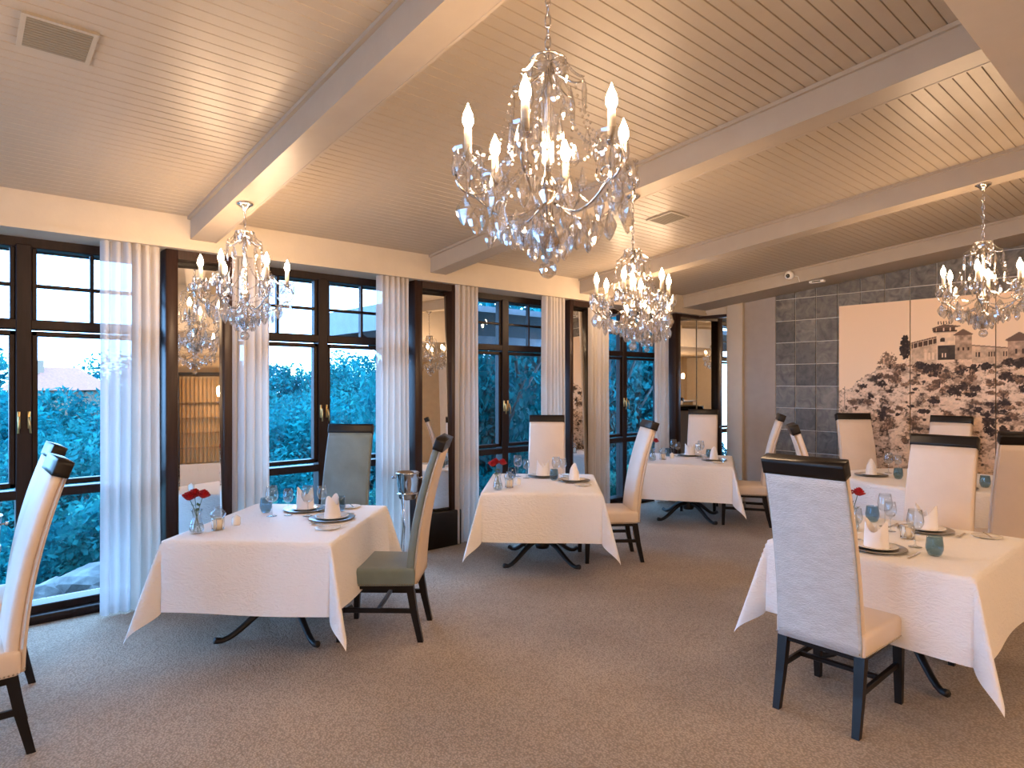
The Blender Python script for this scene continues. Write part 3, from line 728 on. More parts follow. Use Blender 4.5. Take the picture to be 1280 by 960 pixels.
for tk, v, l, p in (('A', (-.41, .40), (-.31, .32), (-.16, .28)), ('B', (-.45, .38), (-.33, .29), (-.16, .22)), ('C', (-.30, .40), (-.16, .29), (.06, .20)), ('D', (.03, .27), (.06, -.03), None)):
    x, y = loc2w(tk, *v); vase(x, y, -41, 'glass bud vase of red roses on the %s' % TD[tk])
    x, y = loc2w(tk, *l); lantern(x, y, 'small candle lantern on the %s' % TD[tk], tk != 'D')
    if p: x, y = loc2w(tk, *p); item('salt_pot', pot_m, x, y, 0, TZ, 'little white salt pot beside the candle lantern on the %s' % TD[tk], 'salt pot', 'salt pots')

# ------------------------------------------------------------------ ice buckets on stands
def ice_bucket(x, y, label, rz=0):
    t = tag(empty('ice_bucket_stand', (x, y, 0), R_(rz)), label, 'ice bucket', 'chrome ice bucket stands')
    b = MB().lathe([(0, .60), (.075, .60), (.083, .615), (.098, .75), (.104, .83), (.110, .838), (.110, .846), (.102, .846), (.094, .75), (.078, .62), (0, .612)], 28).build('bucket', 'chrome', t)
    for s in (-1, 1):
        h = MB(); h.tube([(s * .100, 0, .79), (s * .125, 0, .795)], .006, 6); h.lathe([(0, -.013), (.009, -.010), (.013, 0), (.009, .010), (0, .013)], 10, Matrix.Translation((s * .130, 0, .795)))
        h.build('knob', 'chrome', b)
    MB().tube([(.092 * math.cos(2 * PI * q / 28), .092 * math.sin(2 * PI * q / 28), .655) for q in range(28)], .008, 6, closed=True).build('ring', 'chrome', t)
    for q in range(3):
        a = 2 * PI * q / 3 + .3
        MB().tube([(.094 * math.cos(a), .094 * math.sin(a), .655), (.06 * math.cos(a), .06 * math.sin(a), .35), (.10 * math.cos(a), .10 * math.sin(a), .06), (.13 * math.cos(a), .13 * math.sin(a), .008)], .007, 6).build('leg', 'chrome', t)
    return t
ice_bucket(3.16, 5.02, 'chrome ice bucket on a stand before the curtain, behind the grey chair', -42)
ice_bucket(.155, 5.04, 'chrome ice bucket at the left picture edge by the big window', -20)

# ------------------------------------------------------------------ chandeliers
pear_m = MB().lathe([(0, 0), (.004, -.004), (.012, -.030), (.018, -.052), (.016, -.062), (.008, -.074), (0, -.080)], 8, smooth=False, sy=.5).mesh('crystal_drop')
kite_m = MB().lathe([(0, 0), (.006, -.006), (.022, -.026), (.026, -.036), (.020, -.052), (.008, -.070), (0, -.076)], 7, smooth=False, sy=.4).mesh('crystal_drop')
spire_m = MB().lathe([(0, 0), (.005, -.005), (.009, -.03), (.008, -.07), (.003, -.10), (0, -.112)], 6, smooth=False).mesh('crystal_spear')
for me in (pear_m, kite_m, spire_m): me.materials.append(M['crystal'])
bmb = bmesh.new(); bmesh.ops.create_icosphere(bmb, subdivisions=2, radius=.027); ball_m = bpy.data.meshes.new('crystal_ball'); bmb.to_mesh(ball_m); bmb.free(); ball_m.materials.append(M['crystal'])
dish_m = MB().lathe([(.010, 0), (.03, .002), (.046, .012), (.050, .022), (.047, .022), (.043, .015), (.028, .006), (.010, .004)], 12, smooth=False).mesh('drip_dish'); dish_m.materials.append(M['dish'])
sleeve_m = MB().lathe([(0, 0), (.0125, 0), (.0125, .085), (.010, .088), (0, .088)], 12).mesh('candle_sleeve'); sleeve_m.materials.append(M['wax'])
bulb_m = MB().lathe([(0, 0), (.009, .002), (.0165, .016), (.0178, .027), (.014, .046), (.007, .062), (.0025, .074), (0, .080)], 8).mesh('bulb'); bulb_m.materials.append(M['bulb'])
cup_m = MB().lathe([(0, -.014), (.008, -.012), (.020, -.003), (.021, 0), (.010, .004), (0, .004)], 12).mesh('candle_cup'); cup_m.materials.append(M['chrome'])
arm_path = []
for s in range(25):
    u = s / 24
    # S-scroll from the hub out and up to the cup
    if u < .62:
        w = u / .62; arm_path.append((.03 + .225 * w, 0, .285 - .055 * math.sin(w * PI) + .03 * w))
    else:
        w = (u - .62) / .38; a = -PI / 2 + w * PI * .95
        arm_path.append((.255 + .045 * math.cos(a) * 1.0 - .0, 0, .315 + .045 + .05 * math.sin(a)))
arm_m = MB().tube(arm_path, .0048, 6)
sp = [(.235 + (.034 - .028 * q / 22) * math.cos(2.6 + q * .42), 0, .335 + (.034 - .028 * q / 22) * math.sin(2.6 + q * .42)) for q in range(23)]
arm_m.tube(sp, .0032, 5)
arm_m = arm_m.mesh('arm'); arm_m.materials.append(M['chrome'])
CUPX, CUPZ = arm_path[-1][0], arm_path[-1][2] + .012
scroll_path = [(.012 + .01 * math.sin(q / 12 * PI), 0, .70 - .11 * (q / 12)) if q < 5 else (.02 + .10 * ((q - 4) / 8) ** .8, 0, .663 - .055 * math.sin((q - 4) / 8 * PI / 2) + .02 * ((q - 4) / 8) ** 3) for q in range(13)]
scroll_m = MB().tube(scroll_path, .0035, 5).mesh('scroll'); scroll_m.materials.append(M['chrome'])
SX, SZ = scroll_path[-1][0], scroll_path[-1][2]
def strand(a, b, sag, n):
    mb = MB()
    for q in range(n + 1):
        u = q / n; p = Vector(a).lerp(Vector(b), u); p.z -= sag * 4 * u * (1 - u); r = .0065
        mb.add([(p.x + r, p.y, p.z), (p.x - r, p.y, p.z), (p.x, p.y + r, p.z), (p.x, p.y - r, p.z), (p.x, p.y, p.z + r), (p.x, p.y, p.z - r)],
               [(0, 2, 4), (2, 1, 4), (1, 3, 4), (3, 0, 4), (2, 0, 5), (1, 2, 5), (3, 1, 5), (0, 3, 5)])
    m = mb.mesh('bead_strand'); m.materials.append(M['crystal']); return m
st1 = strand((SX, 0, SZ), (CUPX - .03, 0, CUPZ + .02), .07, 16)
c60, s60 = math.cos(PI / 3), math.sin(PI / 3)
st2 = strand((CUPX, .02, CUPZ + .01), (CUPX * c60 + .017, CUPX * s60 - .01, CUPZ + .01), .085, 20)
c30, s30 = math.cos(PI / 6), math.sin(PI / 6)
st4 = strand((SX * c30, SX * s30, SZ - .01), (CUPX * c60, CUPX * s60, CUPZ + .02), .09, 20)
st5 = strand((.275, 0, .315), (.275 * c60, .275 * s60, .315), .05, 22)
st3 = strand((.055, 0, .70), (SX - .005, 0, SZ + .01), .012, 9)
body = MB().lathe([(0, .06), (.010, .062), (.020, .085), (.045, .115), (.058, .150), (.050, .165), (.020, .185), (.016, .24), (.03, .27), (.034, .30), (.012, .33), (.009, .40), (.009, .58), (.018, .60), (.012, .64), (.008, .70), (0, .71)], 14).mesh('stem'); body.materials.append(M['chrome'])
col_m = MB().lathe([(.011, .34), (.020, .36), (.018, .45), (.024, .50), (.016, .56), (.011, .58)], 8, smooth=False).mesh('glass_column'); col_m.materials.append(M['crystal'])
crown_m = MB().tube([(.058 * math.cos(2 * PI * q / 20), .058 * math.sin(2 * PI * q / 20), .705) for q in range(20)], .004, 5, closed=True)
for q in range(6):
    a = PI / 3 * q; crown_m.tube([(0, 0, .70), (.058 * math.cos(a), .058 * math.sin(a), .705)], .0025, 4)
crown_m = crown_m.mesh('crown_ring'); crown_m.materials.append(M['chrome'])
canopy_m = MB().lathe([(0, -.05), (.010, -.05), (.016, -.035), (.035, -.018), (.052, -.008), (.055, 0), (0, 0)], 20).mesh('canopy'); canopy_m.materials.append(M['chrome'])
bowl_m = MB().lathe([(.018, .185), (.05, .17), (.062, .150), (.055, .125), (.03, .11)], 12, smooth=False).mesh('bowl'); bowl_m.materials.append(M['crystal'])
def chandelier(x, y, zbot, ztop, rz, label, lit=6):
    t = tag(empty('chandelier', (x, y, zbot), R_(rz)), label, 'chandelier', 'crystal candle chandeliers')
    put('stem', body, None, t); put('glass_column', col_m, None, t); cr = put('crown_ring', crown_m, None, t); put('bowl', bowl_m, None, t)
    put('canopy', canopy_m, None, t, (0, 0, ztop - zbot))
    ch = MB(); z = .71; z1 = ztop - zbot - .05; n = max(3, int((z1 - z) / .034)); st = (z1 - z) / n
    for q in range(n):
        zz = z + st * (q + .5)
        pts = []
        for s in range(10):
            a = 2 * PI * s / 10; p = (.0085 * math.cos(a), 0, zz + .024 * math.sin(a)); pts.append(p if q % 2 == 0 else (0, p[0], p[2]))
        ch.tube(pts, .0028, 5, closed=True)
    ch.build('chain', 'chrome', t)
    for i in range(6):
        a = PI / 3 * i; rot = (0, 0, a); ca, sa = math.cos(a), math.sin(a)
        ar = put('arm', arm_m, None, t, (0, 0, -.05), rot)
        put('candle_cup', cup_m, None, ar, (CUPX, 0, CUPZ)); put('drip_dish', dish_m, None, ar, (CUPX, 0, CUPZ + .002))
        put('candle_sleeve', sleeve_m, None, ar, (CUPX, 0, CUPZ + .004)); put('bulb', bulb_m, None, ar, (CUPX, 0, CUPZ + .092))
        for q in range(7):
            b = 2 * PI * q / 7 + .3 * i
            put('crystal_drop', pear_m, None, ar, (CUPX + .046 * math.cos(b), .046 * math.sin(b), CUPZ + .018), (0, 0, b + PI / 2))
        put('crystal_drop', kite_m, None, ar, (.275, 0, .300), (0, 0, PI / 2 + .4 * i)).scale = (1.25, 1.25, 1.25)
        put('crystal_drop', kite_m, None, ar, (.215, 0, .275), (0, 0, .7 * i)).scale = (1.1, 1.1, 1.1)
        put('crystal_drop', pear_m, None, ar, (.16, 0, .250), (0, 0, 1.1 * i)).scale = (1.1, 1.1, 1.1)
        put('crystal_drop', kite_m, None, ar, (.11, 0, .240), (0, 0, .9 * i))
        put('crystal_drop', kite_m, None, ar, (.245 * c30, .245 * s30, .305), (0, 0, .5 + .6 * i)).scale = (1.3, 1.3, 1.35)
        put('crystal_drop', pear_m, None, ar, (.20 * c30, .20 * s30, .26), (0, 0, 1.6 * i)).scale = (1.2, 1.2, 1.3)
        put('crystal_drop', kite_m, None, ar, (.14 * c30, .14 * s30, .25), (0, 0, 1.9 * i)).scale = (1.1, 1.1, 1.2)
        put('crystal_spear', spire_m, None, ar, (CUPX, 0, CUPZ - .016))
        put('crystal_drop', pear_m, None, ar, (.13 * c30, .13 * s30, .52), (0, 0, 1.9 * i)); put('crystal_drop', pear_m, None, ar, (.17 * c30, .17 * s30, .45), (0, 0, 1.1 * i))
        put('bead_strand', st4, None, ar); put('bead_strand', st5, None, ar)
        b = put('bead_strand', st1, None, ar); b = put('bead_strand', st2, None, ar)
        sco = put('scroll', scroll_m, None, t, None, (0, 0, a + PI / 6))
        put('crystal_spear', spire_m, None, sco, (SX, 0, SZ - .004)); put('crystal_drop', pear_m, None, sco, (.075, 0, .615), (0, 0, .3 * i))
        put('bead_strand', st3, None, sco)
        put('crystal_drop', kite_m, None, cr, (.060 * ca, .060 * sa, .702), (0, 0, a + PI / 2)).scale = (.9, .9, .9)
    for i in range(8):
        a = 2 * PI * i / 8; put('crystal_drop', kite_m, None, t, (.088 * math.cos(a), .088 * math.sin(a), .185), (0, 0, a + PI / 2)).scale = (1.2, 1.2, 1.25)
        put('crystal_drop', pear_m, None, t, (.055 * math.cos(a + .4), .055 * math.sin(a + .4), .135), (0, 0, a + 1.2)).scale = (1, 1, 1)
    MB().tube([(0, 0, .075), (0, 0, .045)], .0015, 4).build('wire', 'chrome', t)
    put('crystal_ball', ball_m, None, t, (0, 0, .027)).scale = (1.12, 1.12, 1.12)
    return t
def zb(y): return zc(y) - .17
chandelier(1.465, 1.481, 1.995, zb(1.481), 31, 'largest crystal chandelier hanging in the foreground at top centre')
chandelier(1.465, 4.30, 1.938, zb(4.30), 40, 'crystal chandelier at left hanging before the first mirror')
chandelier(3.635, 2.823, 1.890, zb(2.823), 25, 'crystal chandelier right of centre hanging over the middle of the room')
chandelier(5.785, 1.247, 2.00, zb(1.247), 5, 'crystal chandelier at far right hanging before the castle mural')

chandelier(5.785, 4.30, 2.0, zb(4.30), 33, 'crystal chandelier farthest away, half hidden behind the one right of centre')
chandelier(-.705, 2.823, 1.94, zb(2.823), 18, 'crystal chandelier hanging over the left end of the room')

# ------------------------------------------------------------------ ceiling fittings
def vent(x, y, label):
    t = tag(empty('ceiling_vent', (x, y, zc(y))), label, 'vent', 'ceiling air vents'); t.rotation_euler = (-AL, 0, 0)
    f = MB(); w, d = .112, .115
    f.box(-w - .018, w + .018, -d - .018, -d, -.012, 0); f.box(-w - .018, w + .018, d, d + .018, -.012, 0); f.box(-w - .018, -w, -d, d, -.012, 0); f.box(w, w + .018, -d, d, -.012, 0)
    f.build('frame', 'grille2', t); MB().box(-w, w, -d, d, -.004, 0).build('backing', 'grille', t)
    sm = MB().hexa([(-w, -.008, 0), (w, -.008, 0), (w, .004, 0), (-w, .004, 0), (-w, -.004, -.009), (w, -.004, -.009), (w, .008, -.009), (-w, .008, -.009)]).mesh('slat')
    for q in range(12): put('slat', sm, 'grille', t, (0, -d + .0192 * (q + .5), -.0035))
vent(.35, 3.28, 'square beige air vent in the ceiling at top left')
vent(4.72, 3.29, 'beige air vent in the ceiling right of the middle chandelier')
t = tag(empty('security_camera', (7.86, 3.67, zc(3.67) - .03)), 'white dome security camera on the last ceiling beam', 'camera')
MB().lathe([(0, 0), (.05, 0), (.055, -.02), (.050, -.045), (.03, -.06), (0, -.062)], 18, Matrix.Rotation(R_(-90), 4, 'Y') @ Matrix.Translation((0, 0, 0))).build('housing', 'white', t, (-.001, 0, -.035), (0, R_(180), 0))
MB().lathe([(0, .0), (.026, 0), (.024, .014), (.014, .024), (0, .028)], 14, Matrix.Rotation(R_(-115), 4, 'Y')).build('lens', 'lens', t, (-.052, 0, -.045))
MB().tube([(0, -.06, -.05), (0, -.10, -.06), (0, -.12, -.13)], .004, 5).build('cable', 'white', t, (-.005, 0, 0))
t = tag(empty('wall_sensor', (8.0, 3.40, zc(3.40) - .17)), 'small white sensor under the last ceiling beam beside the camera', 'sensor')
MB().bbox(-.03, .03, -.09, .09, -.03, 0, b=.008).build('housing', 'white', t); MB().box(-.031, -.029, -.05, .05, -.022, -.010).build('window_strip', 'lens', t)

# ------------------------------------------------------------------ castle mural (flat print on three panels)
def vnoise(X, Y, seed, octv=5, f0=1.0):
    r = np.random.default_rng(seed); out = np.zeros_like(X); amp = 1.0; tot = 0; f = f0
    for o in range(octv):
        g = r.random((64, 64)); xi = X * f; yi = Y * f
        x0 = np.floor(xi).astype(int); y0 = np.floor(yi).astype(int); tx = xi - x0; ty = yi - y0
        tx = tx * tx * (3 - 2 * tx); ty = ty * ty * (3 - 2 * ty)
        a = g[x0 % 64, y0 % 64]; b = g[(x0 + 1) % 64, y0 % 64]; c = g[x0 % 64, (y0 + 1) % 64]; d = g[(x0 + 1) % 64, (y0 + 1) % 64]
        out += amp * ((a * (1 - tx) + b * tx) * (1 - ty) + (c * (1 - tx) + d * tx) * ty); tot += amp; amp *= .55; f *= 2.1
    return out / tot
def mural_colour(P, Q):
    """P: metres from the mural's left edge, Q: height above floor"""
    sky = np.array([.93, .70, .48]); tan = np.array([.74, .52, .35]); pale = np.array([.90, .70, .52]); drk = np.array([.035, .022, .016]); mid = np.array([.22, .13, .08])
    P = P + .045
    col = np.ones(P.shape + (3,)) * sky
    hl = np.interp(P, [0, .17, .31, .45, .49, .60, .716, .826, .90, 1.9, 2.6], [1.555, 1.585, 1.71, 1.80, 1.86, 1.93, 1.90, 1.93, 1.93, 1.95, 1.90])
    n1 = vnoise(P, Q * 1.6, 3, 6, 7.0); n2 = vnoise(P, Q, 5, 4, 30.0); n3 = vnoise(P, Q * 1.5, 8, 5, 20.0); n4 = vnoise(P, Q * 2.6, 14, 4, 5.0); n5 = vnoise(P, Q * 1.2, 17, 3, 55.0)
    edge = hl + (n3 - .5) * .14
    hill = Q < edge
    g = n1 * .55 + n3 * .45
    base = tan * (1 - n4[..., None]) + pale * n4[..., None]
    base = base * (.72 + .56 * n5)[..., None]
    def mixc(c, m, a): return c * (1 - (m * a)[..., None]) + a_col * (m * a)[..., None]
    h = base.copy()
    a_col = mid; h = mixc(h, np.clip((g * .7 + n5 * .3 - .47) * 12, 0, 1), .75)
    a_col = drk; h = mixc(h, np.clip((g * .62 + n2 * .38 - .555) * 22, 0, 1), .9)
    col = np.where(hill[..., None], h, col)
    def poly(pts):
        ins = np.zeros(P.shape, bool); n = len(pts); j = n - 1
        for i in range(n):
            xi, yi = pts[i]; xj, yj = pts[j]
            if yi != yj:
                ins ^= ((yi > Q) != (yj > Q)) & (P < (xj - xi) * (Q - yi) / (yj - yi) + xi)
            j = i
        return ins
    def fill(m, c, tex=0.0, s=5):
        nonlocal col
        cc = np.array(c) * np.ones(P.shape + (1,))
        if tex > 0: cc = cc * (1 - tex + 2 * tex * vnoise(P, Q, s, 4, 26.0))[..., None]
        col = np.where(m[..., None], cc, col)
    def rect(x0, x1, y0, y1, c, tex=0.0, s=5): fill((P > x0) & (P < x1) & (Q > y0) & (Q < y1), c, tex, s)
    NR = [vnoise(P, Q, 200 + q, 3, 48.0) for q in range(4)]
    def ell(cx, cy, rx, ry, c, rag=.35, s=9):
        nonlocal col
        d2 = ((P - cx) / rx) ** 2 + ((Q - cy) / ry) ** 2
        m = d2 < 1 + (NR[s % 4] - .5) * 5.5 * rag
        cc = np.array(c) * (.45 + 1.5 * np.clip((NR[(s + 1) % 4] - .35) * 2.2, 0, 1) ** 2)[..., None]
        col = np.where(m[..., None], cc, col)
    st = (.60, .43, .29); lt = (.84, .63, .44); dk = (.05, .03, .022); rf = (.16, .10, .07)
    # left wing
    fill(poly([(.853, 2.118), (1.108, 2.175), (1.108, 1.86), (.853, 1.87)]), st, .55, 21)
    fill(poly([(.853, 2.06), (1.108, 2.115), (1.108, 2.17), (.853, 2.115)]), (.08, .045, .03))
    for q in range(5): rect(.868 + q * .05, .874 + q * .05, 2.055 + q * .011, 2.13 + q * .011, lt)
    fill(poly([(.845, 2.118), (1.112, 2.178), (1.112, 2.194), (.845, 2.132)]), rf)
    for q in range(3): rect(.985 + q * .038, 1.006 + q * .038, 1.93, 2.01, lt)
    # central tower with lantern storey
    rect(1.108, 1.277, 1.90, 2.24, lt, .25, 23); rect(1.085, 1.30, 2.225, 2.243, st); rect(1.07, 1.30, 2.235, 2.252, dk)
    rect(1.065, 1.285, 2.252, 2.285, (.10, .06, .04)); rect(1.10, 1.105, 2.25, 2.29, lt); rect(1.17, 1.178, 2.25, 2.29, lt); rect(1.235, 1.242, 2.25, 2.29, lt)
    fill(poly([(1.045, 2.282), (1.18, 2.325), (1.345, 2.295), (1.30, 2.282)]), rf)
    for q in range(5): fill(poly([(1.12 + q * .026, 2.325), (1.132 + q * .026, 2.325), (1.126 + q * .026, 2.36), (1.116 + q * .026, 2.36)]), dk)
    ell(1.165, 2.15, .024, .026, dk, .05); rect(1.141, 1.189, 2.125, 2.145, dk)
    rect(1.115, 1.285, 1.92, 2.085, (.055, .04, .03), .6, 31); rect(1.16, 1.172, 1.95, 2.0, lt); rect(1.185, 1.197, 1.95, 2.0, lt)
    # round tower
    rect(1.285, 1.442, 1.92, 2.205, (.46, .32, .22), .75, 25); fill(poly([(1.268, 2.20), (1.36, 2.262), (1.452, 2.20), (1.44, 2.188), (1.28, 2.188)]), rf)
    for q in range(3): rect(1.31 + q * .045, 1.325 + q * .045, 2.02, 2.055, dk)
    # low range
    fill(poly([(1.442, 2.075), (1.80, 2.03), (1.80, 1.86), (1.442, 1.88)]), st, .5, 27); fill(poly([(1.442, 2.068), (1.80, 2.023), (1.80, 2.034), (1.442, 2.08)]), rf)
    for q in (1.475, 1.50, 1.59, 1.612, 1.634, 1.72, 1.742): rect(q, q + .012, 1.945, 2.0, dk)
    # right round tower and outbuilding
    rect(1.755, 1.96, 1.84, 2.125, (.44, .30, .21), .75, 29); fill(poly([(1.735, 2.12), (1.855, 2.20), (1.98, 2.12), (1.96, 2.105), (1.75, 2.105)]), rf)
    rect(1.82, 1.835, 1.97, 2.02, dk); rect(1.88, 1.895, 1.97, 2.02, dk)
    rect(1.96, 2.45, 1.84, 2.04, st, .5, 33); rect(1.95, 2.46, 2.03, 2.05, rf)
    # cypress and bushes
    ell(.785, 2.07, .055, .135, dk, .3, 41); ell(.79, 2.16, .03, .07, dk, .3, 42)
    r = np.random.default_rng(3)
    for q in range(190):
        cx = r.uniform(.2, 2.55); top = float(np.interp(cx, [0, .3, .6, .85, 2.6], [1.5, 1.66, 1.9, 1.9, 1.93])); cy = top - abs(r.normal()) * .42 - .02
        if cy < .3: continue
        sz = r.uniform(.02, .07); c = np.array([.06, .036, .026]) if r.random() < .45 else np.array([.26, .155, .095])
        ell(cx, cy, sz, sz * r.uniform(.45, .9), tuple(c), .48, 100 + q)
        if r.random() < .45: rect(cx - .004, cx + .004, cy - sz, cy, dk)
    ell(.60, 1.93, .085, .085, (.42, .27, .17), .5, 61)
    rect(.110, .116, 1.36, 1.62, (.14, .085, .06))
    return col
mur = tag(empty('castle_mural', (XF - .045, 0, 0)), 'large sepia photo mural of a castle on a bushy hill, in three panels', 'mural')
MY = [3.315, 2.520, 1.706, .90]; MZ0, MZ1 = .30, 2.630
for i in range(3):
    ya, yb = MY[i] - (.004 if i else 0), MY[i + 1] + .004
    nu, nv = 140, 400
    us = np.linspace(ya, yb, nu + 1); vs_ = np.linspace(MZ0, MZ1, nv + 1)
    UU, VV = np.meshgrid(us, vs_)
    colr = mural_colour(MY[0] - UU, VV).reshape(-1, 3)
    verts = [(-.022, float(u), float(v)) for v in vs_ for u in us]
    nf = [(b * (nu + 1) + a, b * (nu + 1) + a + 1, (b + 1) * (nu + 1) + a + 1, (b + 1) * (nu + 1) + a) for b in range(nv) for a in range(nu)]
    me = bpy.data.meshes.new('mural_panel'); me.from_pydata(verts, [], nf); me.update()
    at = me.color_attributes.new('Col', 'FLOAT_COLOR', 'POINT')
    at.data.foreach_set('color', np.concatenate([colr, np.ones((len(colr), 1))], 1).astype(np.float32).ravel())
    pn = put('mural_panel', me, 'mural', mur)
    MB().box(-.0215, .02, yb, ya, MZ0, MZ1).build('panel_backing', 'board', pn)

# ------------------------------------------------------------------ the back of the room (seen in the mirrors)
t = tag(empty('wine_shelf', (1.6, YB + .02, 0)), 'tall wine shelf with glass shelves and golden slats, reflected in the first mirror', 'shelf')
for x in (-1.3, -.43, .43, 1.3): MB().box(x - .03, x + .03, 0, .32, 0, 2.3).build('post', 'black', t)
for x in range(34): MB().box(-1.27 + x * .0765, -1.23 + x * .0765, .005, .03, .55, 2.25).build('slat', 'gold', t)
for z in (.55, .85, 1.15, 1.45, 1.75): MB().box(-1.27, 1.27, .03, .31, z, z + .012).build('shelf_board', 'glass', t)
MB().box(-1.27, 1.27, .0, .32, 0, .54).build('cupboard', 'door', t)
MB().box(-1.35, 1.35, 0, .34, 2.3, 2.36).build('cornice', 'black', t)
def pendant(x, y, z, label):
    t = tag(empty('pendant_lamp', (x, y, z)), label, 'lamp', 'pendant lamps over the bar')
    MB().lathe([(.05, -.16), (.062, -.08), (.06, 0), (.03, .03), (0, .035)], 16).build('shade', 'pendant', t)
    MB().tube([(0, 0, .03), (0, 0, ZS - z)], .004, 5).build('cord', 'black', t)
PN = ['pendant lamp nearest the left wall', 'second pendant lamp from the left wall', 'pendant lamp right of the bar counter', 'pendant lamp before the wine shelf', 'added pendant lamp right of the wine shelf', 'added pendant lamp nearest the far end wall']
for i, x in enumerate((-2.6, -1.4, .1, 1.9, 3.7, 5.6)): pendant(x, -2.2, 2.0, 'glowing ' + PN[i] + ', seen in the mirrors')  # pendants towards the far end wall are added, to brighten the right side
t = tag(empty('bar_counter', (-1.9, -2.5, 0)), 'slatted golden bar counter under the pendant lamps, reflected in the mirrors', 'bar')
MB().box(-1.4, 1.4, -.25, .25, 0, 1.02).build('counter_body', 'black', t); MB().bbox(-1.5, 1.5, -.32, .36, 1.02, 1.07, b=.01).build('counter_top', 'door', t)
for q in range(40): MB().box(-1.38 + q * .07, -1.34 + q * .07, .25, .27, .08, 1.0).build('slat', 'gold', t)

# ------------------------------------------------------------------ outside: eaves, hillside, bushes, trees
ev = struct(MB().hexa([(-4, W + .32, 2.80), (8.6, W + .32, 2.80), (8.6, 6.25, 2.76), (-4, 6.25, 2.76), (-4, W + .25, 2.88), (8.6, W + .25, 2.88), (8.6, 6.25, 2.84), (-4, 6.25, 2.84)]).build('roof_eave', 'eave'))
MB().box(-4, 8.6, 6.25, 6.29, 2.68, 2.88).build('eave_fascia', 'eave', ev)
for q in range(22): MB().box(-3.7 + q * .6, -3.63 + q * .6, W + .25, 6.25, 2.72, 2.80).build('rafter', 'eave', ev)
# projecting gable roof past the second window
gb = tag(empty('porch_roof', (5.2, 7.6, 0)), 'blue grey porch roof outside with a diagonal brace, above the middle windows', 'roof')
MB().hexa([(-.9, -.9, 2.62), (3.4, -.9, 2.62), (3.4, 1.2, 2.50), (-.9, 1.2, 2.50), (-.9, -.9, 2.70), (3.4, -.9, 2.70), (3.4, 1.2, 2.58), (-.9, 1.2, 2.58)]).build('soffit', 'eave', gb)
MB().box(-.9, 3.4, 1.2, 1.26, 2.30, 2.66).build('fascia_board', 'eave', gb)
MB().box(-.96, -.9, -.9, 1.26, 2.36, 2.70).build('fascia_board', 'eave', gb)
MB().tube([(-.5, 1.15, 2.36), (1.2, 1.15, 1.3)], .05, 4, smooth=False).build('brace', 'frame', gb)
MB().box(1.15, 1.27, 1.08, 1.2, -3, 2.4).build('post', 'frame', gb)
def gz(x, y):
    d = max(0, y - 5.7)
    z = -.35 - .33 * d if d < 13 else -4.64 - .03 * (d - 13)
    if d > 26: z = -5.03 + .035 * (d - 26)
    return z + .25 * math.sin(x * .5) * min(1, d / 4) + .03 * x * min(1, d / 6)
MB().grid(70, 60, lambda u, v: (-40 + 110 * u, 5.72 + 84 * v * v, gz(-40 + 110 * u, 5.72 + 84 * v * v))).build('hillside', 'soil')
struct(bpy.data.objects['hillside'])
struct(MB().box(XL, XF + .3, W + .30, W + .36, -2, 0).build('wall_plinth', 'greywall'))

def foliage(name, clumps, n, size, seed, droop=0.0):
    r = np.random.default_rng(seed); per = n // len(clumps); V = []; Fc = []
    for (cx_, cy_, cz_, rx, rz_) in clumps:
        d = r.normal(size=(per, 3)); d /= np.linalg.norm(d, axis=1)[:, None]
        rad = (r.random(per) ** .28)[:, None]; p = d * rad * np.array([rx, rx, rz_]) + np.array([cx_, cy_, cz_])
        p[:, 2] -= droop * r.random(per) * (np.abs(d[:, 0]) + .3)
        a = r.normal(size=(per, 3)); a[:, 2] *= .8 if droop == 0 else 2.2; a /= np.linalg.norm(a, axis=1)[:, None]
        b = np.cross(a, r.normal(size=(per, 3))); b /= np.linalg.norm(b, axis=1)[:, None]
        s = size * (.6 + .8 * r.random(per))[:, None]
        k0 = sum(len(q) for q in V)
        q = np.stack([p - a * s, p + b * s * .45, p + a * s, p - b * s * .45], 1).reshape(-1, 3)
        V.append(q); Fc += [(k0 + 4 * i, k0 + 4 * i + 1, k0 + 4 * i + 2, k0 + 4 * i + 3) for i in range(per)]
    V = np.concatenate(V); me = bpy.data.meshes.new(name); me.from_pydata(V.tolist(), [], Fc); me.update(); return me
def clumps(n, R0, H0, seed, z0=.4):
    r = random.Random(seed); out = []
    for q in range(n):
        a = r.random() * 2 * PI; d = R0 * math.sqrt(r.random()) * .75; z = z0 + (H0 - z0) * r.random() * (1 - .45 * d / R0)
        rr = R0 * r.uniform(.28, .45); out.append((d * math.cos(a), d * math.sin(a), z, rr, rr * .75))
    return out
def branches(n, R0, H0, seed, r0=.05):
    r = random.Random(seed); mb = MB(); mb.tube([(0, 0, -.3), (.03, .02, H0 * .3), (-.02, .03, H0 * .75)], [r0, r0 * .8, r0 * .35], 6)
    for q in range(n):
        a = r.random() * 2 * PI; z = H0 * r.uniform(.15, .5); L = R0 * r.uniform(.5, .85)
        mb.tube([(0, 0, z), (L * .5 * math.cos(a), L * .5 * math.sin(a), z + H0 * .18), (L * math.cos(a), L * math.sin(a), z + H0 * .4)], [r0 * .5, r0 * .35, r0 * .12], 5)
    return mb.mesh('trunk')
bush_t = []
for s in range(4):
    f1 = foliage('foliage', clumps(16, 1.0, 1.25, 40 + s), 4200, .046, 50 + s); f1.materials.append(M[['leafA', 'leafB', 'leafA', 'leafC'][s]])
    b1 = branches(6, .8, 1.1, 60 + s, .035); b1.materials.append(M['bark']); bush_t.append((f1, b1))
tree_t = []
